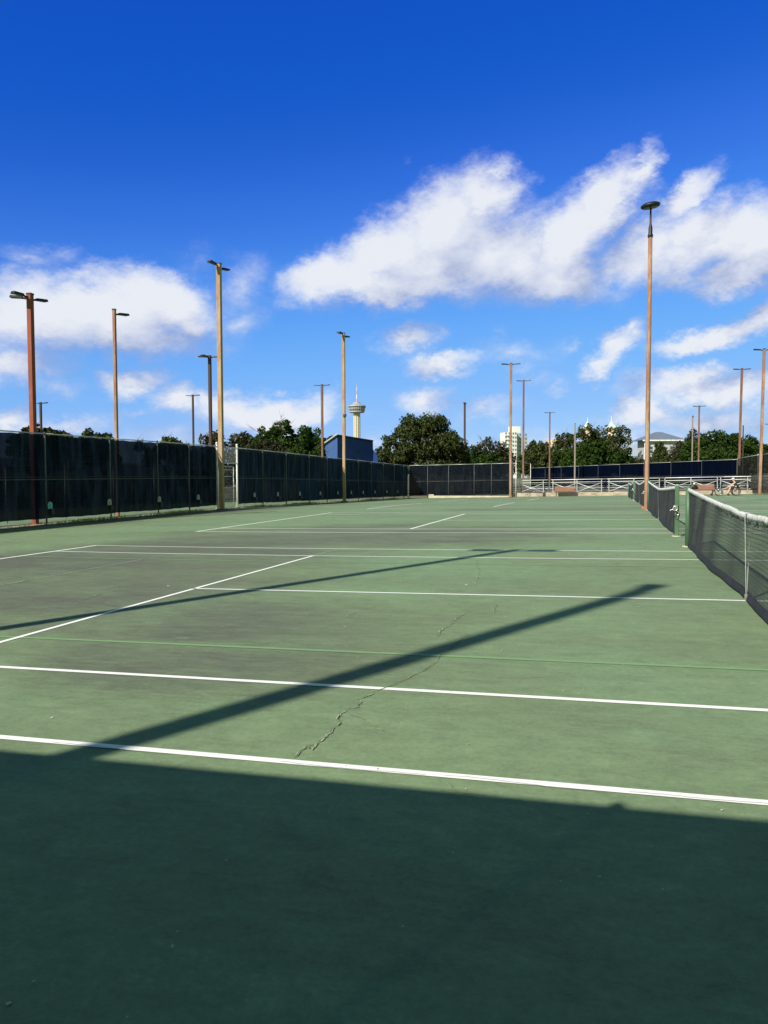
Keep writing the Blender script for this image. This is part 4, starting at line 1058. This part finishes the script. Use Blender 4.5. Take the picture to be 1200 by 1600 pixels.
mb = MB(); q = far(591, bd+4); quadprism(mb, [(*rgt, zb), (*q, zb), (*far(590, bd+4), height_at(590, 714, bd+4)), (*rgt, height_at(584, 702, bd+4))], 1.2); mb.v = local(mb.v, o_); mb.build('buttress', MT['blue_dark'], root)
mb = MB(); v_ = far(562.5, bd+2.6); zv = height_at(562.5, 706.5, bd+2.6); mb.box((v_[0], v_[1]-.12, zv), (.22, .1, .3), math.atan2(dv[1], dv[0])); v_ = far(552, bd+1.8); zv = height_at(552, 713, bd+1.8); mb.box((v_[0], v_[1]-.12, zv), (.25, .1, .2), math.atan2(dv[1], dv[0])); mb.v = local(mb.v, o_); mb.build('wall_vent', MT['black'], root)

# observation tower, 2 km off
MT['tower_shaft'] = mat_vary('cream_concrete', (.52, .47, .37), (.64, .58, .46), .05, .7, stretch=(1, 1, .1), bump=0)
MT['tower_pod'] = mat_vary('grey_pod', (.26, .27, .29), (.36, .37, .39), .1, .6, bump=0)
MT['tower_glass'] = mat_vary('dark_pod_glass', (.05, .06, .07), (.09, .10, .11), .2, .3, bump=0)
tx, ty = far(558, 1950)
root = empty('observation_tower', (tx, ty, 0), 'slender cream observation tower with a round grey pod and a mast', 'tower')
mb = MB(); pr_ = []
n = 12
vs = []
for z in (-10, 172):
    for i in range(n*4):
        a = 2*PI*i/(n*4); rr = 8.6 if (i % 4) < 2 else 6.4; vs.append((rr*math.cos(a), rr*math.sin(a), z))
m = n*4; mb.add(vs, [(i, (i+1) % m, m+(i+1) % m, m+i) for i in range(m)]); mb.build('shaft', MT['tower_shaft'], root)
zp = height_at(558, 645, 1950)
mb = MB(); mb.lathe([(9, zp-.5), (17.5, zp), (18.8, zp+1), (18.8, zp+4.0)], n=48); mb.lathe([(19.4, zp+7.5), (20.4, zp+9.5), (20.5, zp+11.5)], n=48); mb.lathe([(22.2, zp+14.8), (21.6, zp+17), (14, zp+20), (9, zp+23), (8.5, zp+25), (2, zp+25.5)], n=48); mb.build('pod', MT['tower_pod'], root)
mb = MB(); mb.lathe([(18.0, zp+3.9), (18.9, zp+7.6)], n=48); mb.lathe([(19.9, zp+11.4), (20.9, zp+14.9)], n=48); mb.build('pod_windows', MT['tower_glass'], root)
mb = MB()
for i in range(24):
    a = 2*PI*i/24
    mb.tube((18.9*math.cos(a), 18.9*math.sin(a), zp+3.8), (19.8*math.cos(a), 19.8*math.sin(a), zp+7.7), .55, n=4)
    mb.tube((20.6*math.cos(a), 20.6*math.sin(a), zp+11.3), (21.8*math.cos(a), 21.8*math.sin(a), zp+15), .5, n=4)
mb.build('pod_ribs', MT['tower_pod'], root)
zs = height_at(558, 598, 1950); z0 = zp+25
MT['mast_red'] = mat_vary('red_mast', (.55, .30, .26), (.62, .36, .32), .1, bump=0); 
for k in range(5):
    mb = MB(); a = z0+(zs-z0)*k/5; b = z0+(zs-z0)*(k+1)/5; mb.tube((0, 0, a), (0, 0, b), 1.5-.25*k, 1.3-.25*k, n=8); mb.build('mast_section', MT['mast_red'] if k % 2 == 0 else MT['fascia'], root)

# white tower block
MT['block_white'] = mat_vary('white_render', (.62, .64, .62), (.74, .75, .72), .05, .7, bump=0)
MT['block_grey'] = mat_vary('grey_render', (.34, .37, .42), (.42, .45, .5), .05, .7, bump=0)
MT['block_glass'] = mat_vary('block_glass', (.10, .13, .16), (.18, .22, .26), .2, .25, bump=0)
bdist = 620; bxy = far(800, bdist); ang = math.atan2(*(np.array(bxy)-CAM[:2])[::-1])-PI/2
root = empty('tower_block', (bxy[0], bxy[1], 0), 'white high-rise block with balconies half hidden behind the trees', 'building', rz=ang+.35)
H1 = height_at(800, 676, bdist); H2 = height_at(815, 667, bdist)
mb = MB(); mb.box((-3, 0, H1/2-2), (9.0, 13, H1+4)); mb.build('wall', MT['block_white'], root)
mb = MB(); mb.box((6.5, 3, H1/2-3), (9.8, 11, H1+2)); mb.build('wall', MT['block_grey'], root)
mb = MB(); mb.box((2.8, 3, (H1+H2)/2), (7.5, 7, H2-H1+1)); mb.build('plant_room', MT['block_white'], root)
nf = 11
for k in range(nf):
    z = H1-2.2-k*3.1
    mb = MB(); mb.box((-6.0, -6.8, z), (5.0, 1.4, 1.0)); mb.build('balcony', MT['block_white'], root)
    for x in (-7.2, -4.6, -1.4, .6):
        mb = MB(); mb.box((x-0.1, -6.52, z+1.25), (1.2, .12, 1.5)); mb.build('window', MT['block_glass'], root)
    for x in (3.2, 5.6, 8.0, 10.2):
        mb = MB(); mb.box((x, -2.55, z+.7), (1.2, .16, 1.6)); mb.build('window', MT['block_glass'], root)

# hazy twin-spired church front and cream block behind the trees
MT['spire'] = mat_vary('pale_green_spire', (.62, .74, .72), (.74, .82, .80), .1, .6, bump=0)
MT['cream'] = mat_vary('cream_stone', (.60, .48, .34), (.72, .58, .43), .08, .8, bump=0)
cx_, cy_ = far(935, 760)
root = empty('twin_spire_building', (cx_, cy_, 0), 'cream building with two pale pointed spires behind the trees', 'building')
rv = _r0
for px, pyt in ((917.5, 652), (954.5, 650)):
    x, y = far(px, 760); zt_ = height_at(px, pyt, 760); zb_ = height_at(px, 669, 760)
    mb = MB(); mb.tube((x-cx_, y-cy_, -2), (x-cx_, y-cy_, zb_), 5.0, n=4, caps=True); mb.build('spire_tower', MT['cream'], root)
    mb = MB(); s_ = zb_+.72*(zt_-zb_)*.62; mb.lathe([(4.9, zb_), (4.6, zb_+.5), (2.5, zb_+3.0), (.8, zb_+5.2), (.36, zb_+6.0), (.15, zt_)], (x-cx_, y-cy_, 0), 4); mb.build('spire', MT['spire'], root)
mb = MB(); a = far(905, 764); b = far(967, 764); zz_ = height_at(935, 690, 760)
mb.box(((a[0]+b[0])/2-cx_, (a[1]+b[1])/2-cy_, zz_/2), (math.hypot(a[0]-b[0], a[1]-b[1])*.9, 12, zz_), YAW*-1); mb.build('wall', MT['cream'], root)
x, y = far(866, 640); zz_ = height_at(866, 687, 640)
root = empty('cream_building', (x, y, 0), 'low cream building glimpsed between the trees left of the spires', 'building', rz=-YAW)
mb = MB(); mb.box((0, 0, zz_/2), (13, 9, zz_)); mb.build('wall', MT['cream'], root); mb = MB(); mb.box((0, 0, zz_+.2), (13.6, 9.6, .6)); mb.build('cornice', MT['block_white'], root)
for k in range(4):
    mb = MB(); mb.box((-4.5+3*k, -4.55, zz_-3), (1.3, .15, 2)); mb.build('window', MT['block_glass'], root)

# house with hip roof, and metal-roofed shed
MT['roof_slate'] = mat_vary('blue_grey_metal_roof', (.13, .17, .24), (.19, .23, .31), .8, .5, .2, stretch=(6, 1, 1))
MT['shed_roof'] = mat_vary('pale_metal_roof', (.30, .36, .44), (.38, .44, .52), .8, .45, .2, stretch=(6, 1, 1))
MT['siding'] = mat_vary('grey_siding', (.38, .40, .43), (.5, .52, .54), .6, .7, stretch=(.3, .3, 8))
hd = 190; hx, hy = far(1028, hd); hr = -YAW-.02
root = empty('hip_roof_house', (hx, hy, 0), 'two-storey grey house with blue-grey hip roof and porch behind the trees', 'house', rz=-(-YAW)*-1 if False else math.atan2(-_r0[0]*0, 1)*0+math.atan2(_r0[1], _r0[0]))
ze = height_at(1028, 688.5, hd); zr_ = height_at(1028, 675, hd); W_, Dp = 9.2, 8.0
mb = MB(); mb.box((.4, 0, ze/2-1), (W_*.86, Dp*.9, ze+2)); mb.build('wall', MT['siding'], root)
mb = MB(); e_ = .35; mb.add([(-W_/2-e_, -Dp/2-e_, ze), (W_/2+e_, -Dp/2-e_, ze), (W_/2+e_, Dp/2+e_, ze), (-W_/2-e_, Dp/2+e_, ze), (-.7, 0, zr_), (.7, 0, zr_)], [(0, 1, 5, 4), (1, 2, 5), (2, 3, 4, 5), (3, 0, 4), (3, 2, 1, 0)])
rf = mb.build('roof', MT['roof_slate'], root)
mb = MB(); mb.box((0, -Dp/2-e_, ze-.12), (W_+.7, .1, .3)); mb.build('fascia', MT['fascia'], root)
for x in (-W_/2+.3, -W_/2+1.2): mb = MB(); mb.tube((x, -Dp/2+.1, -1), (x, -Dp/2+.1, ze), .14, n=8); mb.build('porch_column', MT['fascia'], root)
for x in (-3.0, -.8, 1.9, 3.2):
    for z in (ze-2.2, ze-5.2):
        mb = MB(); mb.box((x, -Dp*.45-.04, z), (.9, .1, 1.5)); w_ = mb.build('window', MT['tower_glass'], root)
        mb = MB(); mb.box((x, -Dp*.45-.09, z), (1.1, .05, .1)); mb.box((x, -Dp*.45-.1, z-.82), (1.2, .12, .1)); mb.build('window_frame', MT['fascia'], w_)
sx0, sy0 = far(982, 200); root = empty('metal_roof_shed', (sx0, sy0, 0), 'low building with pale blue metal roof and brick chimney left of the house', 'building', rz=math.atan2(_r0[1], _r0[0]))
z1_ = height_at(982, 694, 200); z2_ = height_at(982, 713, 200)
mb = MB(); mb.add([(-2.6, 2, z1_), (2.8, 2, z1_), (2.9, -1.6, z2_), (-2.7, -1.6, z2_), (-2.6, 5.6, z2_), (2.8, 5.6, z2_)], [(0, 1, 2, 3), (0, 1, 5, 4)]); mb.build('roof', MT['shed_roof'], root)
mb = MB(); mb.box((0, 2, z2_/2-1), (5, 6.6, z2_+1.9)); mb.build('wall', MT['fascia'], root)
MT['brick'] = mat_vary('brick', (.22, .17, .12), (.32, .25, .18), 3, .9)
mb = MB(); mb.box((.9, 2.3, z1_+.7), (.55, .5, 2.0)); mb.build('chimney', MT['brick'], root)

# ------------------------------------------------------------------ trees
def leaf_mat(name, c1, c2, c3):
    t = NT(name); g_ = t.n('ShaderNodeNewGeometry')
    a = t.noise(t.coord('Object'), .55, 3); 
    f = t.math('ADD', t.math('MULTIPLY', g_.outputs['Random Per Island'], .6), t.math('MULTIPLY', a, .45))
    c = t.ramp(f, [(.2, c1), (.85, c3), (.5, c2)])
    d = t.n('ShaderNodeBsdfDiffuse'); tr = t.n('ShaderNodeBsdfTranslucent'); m = t.n('ShaderNodeMixShader'); m.inputs[0].default_value = .22
    t.L(c, d.inputs[0]); t.L(c, tr.inputs[0]); t.L(d.outputs[0], m.inputs[1]); t.L(tr.outputs[0], m.inputs[2]); t.L(m.outputs[0], t.out.inputs[0])
    return t.m
LM = {'oak': leaf_mat('dark_oak_leaves', (.024, .036, .012), (.046, .062, .021), (.088, .102, .040)),
      'green': leaf_mat('green_leaves', (.014, .030, .008), (.030, .058, .013), (.060, .095, .024)),
      'olive': leaf_mat('olive_leaves', (.020, .023, .011), (.040, .042, .020), (.075, .070, .036)),
      'dry': leaf_mat('sparse_dry_leaves', (.07, .06, .05), (.12, .105, .085), (.17, .15, .12))}
MT['bark'] = mat_vary('bark', (.05, .04, .03), (.11, .09, .07), 3, .95, stretch=(1, 1, .3), bump=.5)
def tree(label, px, dist, w, ytop, lobes, kind='oak', n=9000, leaf=.30, dens=.55, base=-.6, trunk=.3, name='tree', group='trees beyond the fences', shell=.55, seed=0, twigs=0, flat=1.0):
    """lobes: (dx, z fraction, rx, rz) in units of crown width/height; crown spans from ~25% height to ytop"""
    if px > 795: dist *= 1.22; w *= 1.22; leaf *= 1.12; n = int(n*1.12)
    x, y = far(px, dist); top = height_at(px, ytop, dist); z0 = gz(x, y)-.3; H = top-z0
    root = empty(name, (x, y, z0), label, 'tree', group, rz=math.atan2(_r0[1], _r0[0]))
    rs = np.random.RandomState(seed+int(px)); rr = random.Random(seed+int(px))
    C = []; 
    for (dx, zf, rx, rz_) in lobes: C.append((dx*w, rs.uniform(-.12, .12)*w, zf*H, rx*w, rx*w*.85, rz_*H))
    # sub-clumps on every lobe's surface
    sub = []
    for (cx, cy, cz, ax, ay, az_) in C:
        k = int(26*max(.3, (ax/w)/.25))
        for _ in range(k):
            v = rs.normal(size=3); v /= np.linalg.norm(v); 
            if v[2] < -.5: v[2] *= .4
            q = rs.uniform(.62, .98); s = rs.uniform(.16, .36)
            sub.append((cx+v[0]*ax*q, cy+v[1]*ay*q, cz+v[2]*az_*q, ax*s, ay*s, az_*s*flat))
        sub.append((cx, cy, cz, ax*.7, ay*.7, az_*.7))
    S = np.array(sub); vol = (S[:, 3]*S[:, 5])**.9; p = vol/vol.sum()
    idx = rs.choice(len(S), n, p=p); v = rs.normal(size=(n, 3)); v /= np.linalg.norm(v, axis=1)[:, None]
    rad = rs.uniform(shell, 1.05, n)[:, None]
    P = S[idx, :3]+v*rad*S[idx, 3:6]
    keep = P[:, 2] > H*.10; P = P[keep]; v = v[keep]; m = len(P)
    nr = v+rs.normal(size=(m, 3))*.8; nr[:, 2] += .3; nr /= np.linalg.norm(nr, axis=1)[:, None]
    a = np.cross(nr, rs.normal(size=(m, 3))); a /= np.linalg.norm(a, axis=1)[:, None]; b = np.cross(nr, a)
    s = leaf*rs.uniform(.5, 1.25, m)[:, None]
    V = np.stack([P+a*s, P+b*s*.55, P-a*s, P-b*s*.55+nr*s*.25], 1).reshape(-1, 3)
    F = np.arange(4*m).reshape(-1, 4)
    np_mesh('crown', V, F, LM[kind], root)
    mb = MB(); th = max(.2, min(c[2] for c in C)*.8)
    mb.path([(0, 0, -.1), (rr.uniform(-.1, .1), 0, th*.5), (rr.uniform(-.2, .2), 0, th)], [trunk*1.25, trunk, trunk*.8], 8)
    for (cx, cy, cz, ax, ay, az_) in C:
        mb.path([(0, 0, th*.8), (cx*.45, cy*.45, (th+cz)/2), (cx, cy, cz), (cx+ax*.4*rr.choice((-1, 1)), cy, cz+az_*.6)], [trunk*.6, trunk*.42, trunk*.25, trunk*.08], 6)
    mb.build('trunk', MT['bark'], root, smooth=True)
    if twigs:
        mb = MB()
        for k in range(twigs):
            cx, cy, cz, ax, ay, az_ = rr.choice(C); a0 = rr.uniform(0, 6.28); e0 = rr.uniform(.2, 1.2)
            d = Vector((math.cos(a0)*math.cos(e0), math.sin(a0)*math.cos(e0)*.5, math.sin(e0))); s0 = Vector((cx, cy, cz))+Vector((rr.uniform(-.4, .4)*ax, 0, rr.uniform(-.2, .5)*az_))
            e1 = s0+Vector((d.x*ax, d.y*ay, d.z*az_))*rr.uniform(.5, 1.25); mid = (s0+e1)/2+Vector((rr.uniform(-.2, .2), 0, rr.uniform(-.1, .3)))
            mb.path([s0, mid, e1], [.035, .022, .008], 4)
            for _ in range(2): mb.path([mid, mid+(e1-s0)*.3+Vector((rr.uniform(-.5, .5), 0, rr.uniform(0, .5)))], [.015, .006], 3)
        mb.build('bare_twigs', MT['bark'], root)
    return root
tree('large round dark oak standing alone behind the far windscreen', 661, 96, 11.6, 643, [(0, .62, .36, .33), (-.27, .50, .24, .24), (.26, .55, .24, .26), (-.42, .42, .15, .16), (.38, .40, .14, .20), (.08, .80, .22, .18), (-.12, .76, .2, .18), (.0, .35, .4, .16)], 'oak', 26000, .20, trunk=.35, seed=1)
tree('brownish olive bushy tree right behind the gate', 345, 70, 8.2, 664, [(-.30, .50, .24, .26), (0, .60, .3, .3), (.30, .62, .26, .3), (.52, .52, .2, .26), (-.1, .35, .4, .2)], 'olive', 17000, .15, trunk=.25, seed=2)
tree('broad green tree left of the blue building', 432, 80, 8.8, 650, [(-.05, .68, .24, .26), (.22, .62, .22, .24), (-.3, .58, .2, .22), (.0, .4, .42, .25), (.42, .50, .18, .22), (.08, .86, .13, .12)], 'green', 17000, .19, trunk=.3, seed=3, twigs=30)
tree('open-branched green tree touching the blue roof', 492, 92, 5.0, 661, [(-.1, .75, .3, .2), (.25, .6, .25, .2), (-.3, .5, .3, .25), (.42, .72, .14, .12)], 'green', 6500, .19, trunk=.2, seed=4, twigs=20)
tree('dark palm-like tree behind the red pole', 62, 78, 6.2, 650, [(0, .74, .36, .18), (-.32, .66, .2, .14), (.34, .66, .24, .16), (0, .5, .5, .2)], 'olive', 9000, .24, trunk=.22, seed=5, flat=.5)
tree('low dark tree row above the left windscreen', 125, 84, 6.6, 661, [(-.3, .62, .26, .24), (.05, .66, .24, .24), (.36, .66, .2, .22)], 'oak', 9000, .20, trunk=.2, seed=6)
tree('small scrubby tree just left of the slim orange pole', 163, 82, 3.0, 664, [(0, .72, .34, .18), (-.3, .6, .3, .2), (.35, .55, .25, .2)], 'oak', 2600, .19, trunk=.14, seed=7, twigs=10)
tree('small dark tree between the slim pole and the gate', 263, 86, 5.6, 672, [(0, .7, .26, .2), (.28, .64, .2, .2), (-.3, .62, .2, .18), (-.05, .85, .1, .08)], 'oak', 5200, .19, trunk=.18, seed=8, twigs=14)
tree('sparse sapling tip above the fence between the pole and the dark tree', 222, 84, 2.6, 676, [(-.1, .8, .22, .1), (.3, .7, .2, .12)], 'oak', 700, .18, trunk=.1, seed=9, twigs=10)
tree('bare-topped scrub tree left of the white block', 752, 150, 9.5, 678, [(0, .45, .32, .3), (.3, .4, .24, .28), (-.35, .42, .2, .26), (.1, .72, .22, .2)], 'olive', 5500, .26, trunk=.22, seed=10, twigs=110)
tree('bright green shrub above the fence left of the white block', 762, 128, 5.8, 703, [(0, .6, .35, .35), (-.3, .5, .25, .3), (.3, .5, .25, .3)], 'green', 5500, .24, trunk=.15, seed=11)
tree('green shrub between the round tree and the scrub', 738, 132, 4.4, 694, [(0, .6, .4, .35), (-.3, .5, .3, .3)], 'green', 4200, .24, trunk=.15, seed=31)
tree('thin leafy tree in front of the white block', 787, 150, 5.0, 684, [(0, .6, .3, .3), (.2, .45, .3, .25), (-.2, .75, .2, .2)], 'olive', 2300, .24, trunk=.18, seed=12, twigs=40)
tree('rounded dark tree right of the white block', 840, 118, 5.4, 685, [(0, .62, .36, .34), (.25, .5, .28, .3), (-.28, .45, .26, .3)], 'oak', 9500, .22, trunk=.25, seed=13)
tree('tall open tree left of the twin spires', 887, 160, 9.0, 663, [(-.05, .72, .22, .2), (.15, .55, .3, .22), (-.25, .45, .28, .3), (.35, .4, .25, .3)], 'oak', 7500, .25, trunk=.25, seed=14, twigs=60)
tree('dense bright green tree in front of the spires', 922, 112, 7.4, 684, [(0, .6, .34, .34), (-.3, .45, .26, .32), (.3, .5, .26, .34), (0, .3, .45, .25)], 'green', 15000, .22, trunk=.3, seed=15)
tree('tall thin-crowned tree partly covering the twin spires', 936, 150, 11.6, 655, [(-.22, .76, .2, .17), (.05, .72, .2, .18), (.28, .74, .2, .17), (.40, .55, .16, .2), (0, .5, .4, .25)], 'oak', 7800, .25, trunk=.28, seed=16, twigs=60)
tree('small green tree left of the hip-roofed house', 966, 124, 4.6, 700, [(0, .6, .35, .35), (.3, .5, .25, .3)], 'green', 5000, .22, trunk=.2, seed=17)
tree('conical evergreen in front of the hip-roofed house', 1030, 125, 3.6, 682, [(0, .72, .2, .26), (0, .5, .36, .3), (0, .3, .48, .26)], 'oak', 7500, .20, trunk=.2, seed=18)
tree('bare brownish shrub at the right of the house', 1052, 130, 3.6, 690, [(0, .6, .4, .35), (.2, .4, .4, .3)], 'dry', 1500, .2, trunk=.14, seed=19, twigs=70)
tree('low dark shrubs below the right side of the house', 1052, 118, 4.2, 713, [(-.2, .6, .35, .35), (.3, .6, .35, .35)], 'oak', 5200, .21, trunk=.14, seed=33)
tree('greyish bare-crowned tree at the left of the right grove', 1082, 122, 5.5, 663, [(0, .74, .22, .16), (-.15, .5, .35, .3), (.28, .68, .22, .18), (.0, .3, .4, .25)], 'olive', 5600, .22, trunk=.24, seed=20, twigs=80)
tree('wide bright green tree filling the right grove', 1120, 112, 9.0, 668, [(0, .62, .34, .3), (-.3, .5, .26, .3), (.3, .55, .26, .3), (.0, .35, .5, .3), (.1, .8, .2, .14)], 'green', 17000, .22, trunk=.32, seed=21)
tree('dark green tree behind the right poles', 1168, 118, 6.6, 677, [(0, .6, .36, .3), (.3, .5, .28, .3), (-.3, .5, .25, .3)], 'green', 9000, .22, trunk=.25, seed=22, twigs=30)
tree('olive shrub at the right edge above the mesh fence', 1205, 110, 4.6, 700, [(0, .6, .4, .35), (-.3, .5, .3, .3)], 'oak', 3500, .22, trunk=.2, seed=23)
tree('low green shrub closing the gap behind the round tree', 608, 118, 3.6, 711, [(0, .6, .4, .3), (.3, .5, .3, .3)], 'olive', 1600, .2, trunk=.12, seed=24)
tree('long low hedge behind the navy fence at its left', 870, 138, 11, 705, [(-.35, .6, .25, .4), (0, .6, .3, .4), (.35, .6, .25, .4)], 'green', 9000, .26, trunk=.2, seed=25)
tree('long low hedge behind the navy fence below the house', 1000, 142, 9, 714, [(-.35, .6, .25, .4), (0, .6, .3, .4), (.35, .6, .25, .4)], 'olive', 6500, .26, trunk=.2, seed=26)
# small lamp beyond the round tree's left foot
x, y = far(590.5, 140); h = height_at(590.5, 703, 140)-gz(x, y)
root = empty('street_lamp', (x, y, gz(x, y)), 'tiny grey street lamp left of the big round tree', 'street lamp')
mb = MB(); mb.tube((0, 0, 0), (0, 0, h), .09, .06); mb.build('lamp_post', MT['galv'], root); mb = MB(); mb.box((.25, 0, h), (.6, .25, .12)); mb.build('lamp_head', MT['lamp_dark'], root)
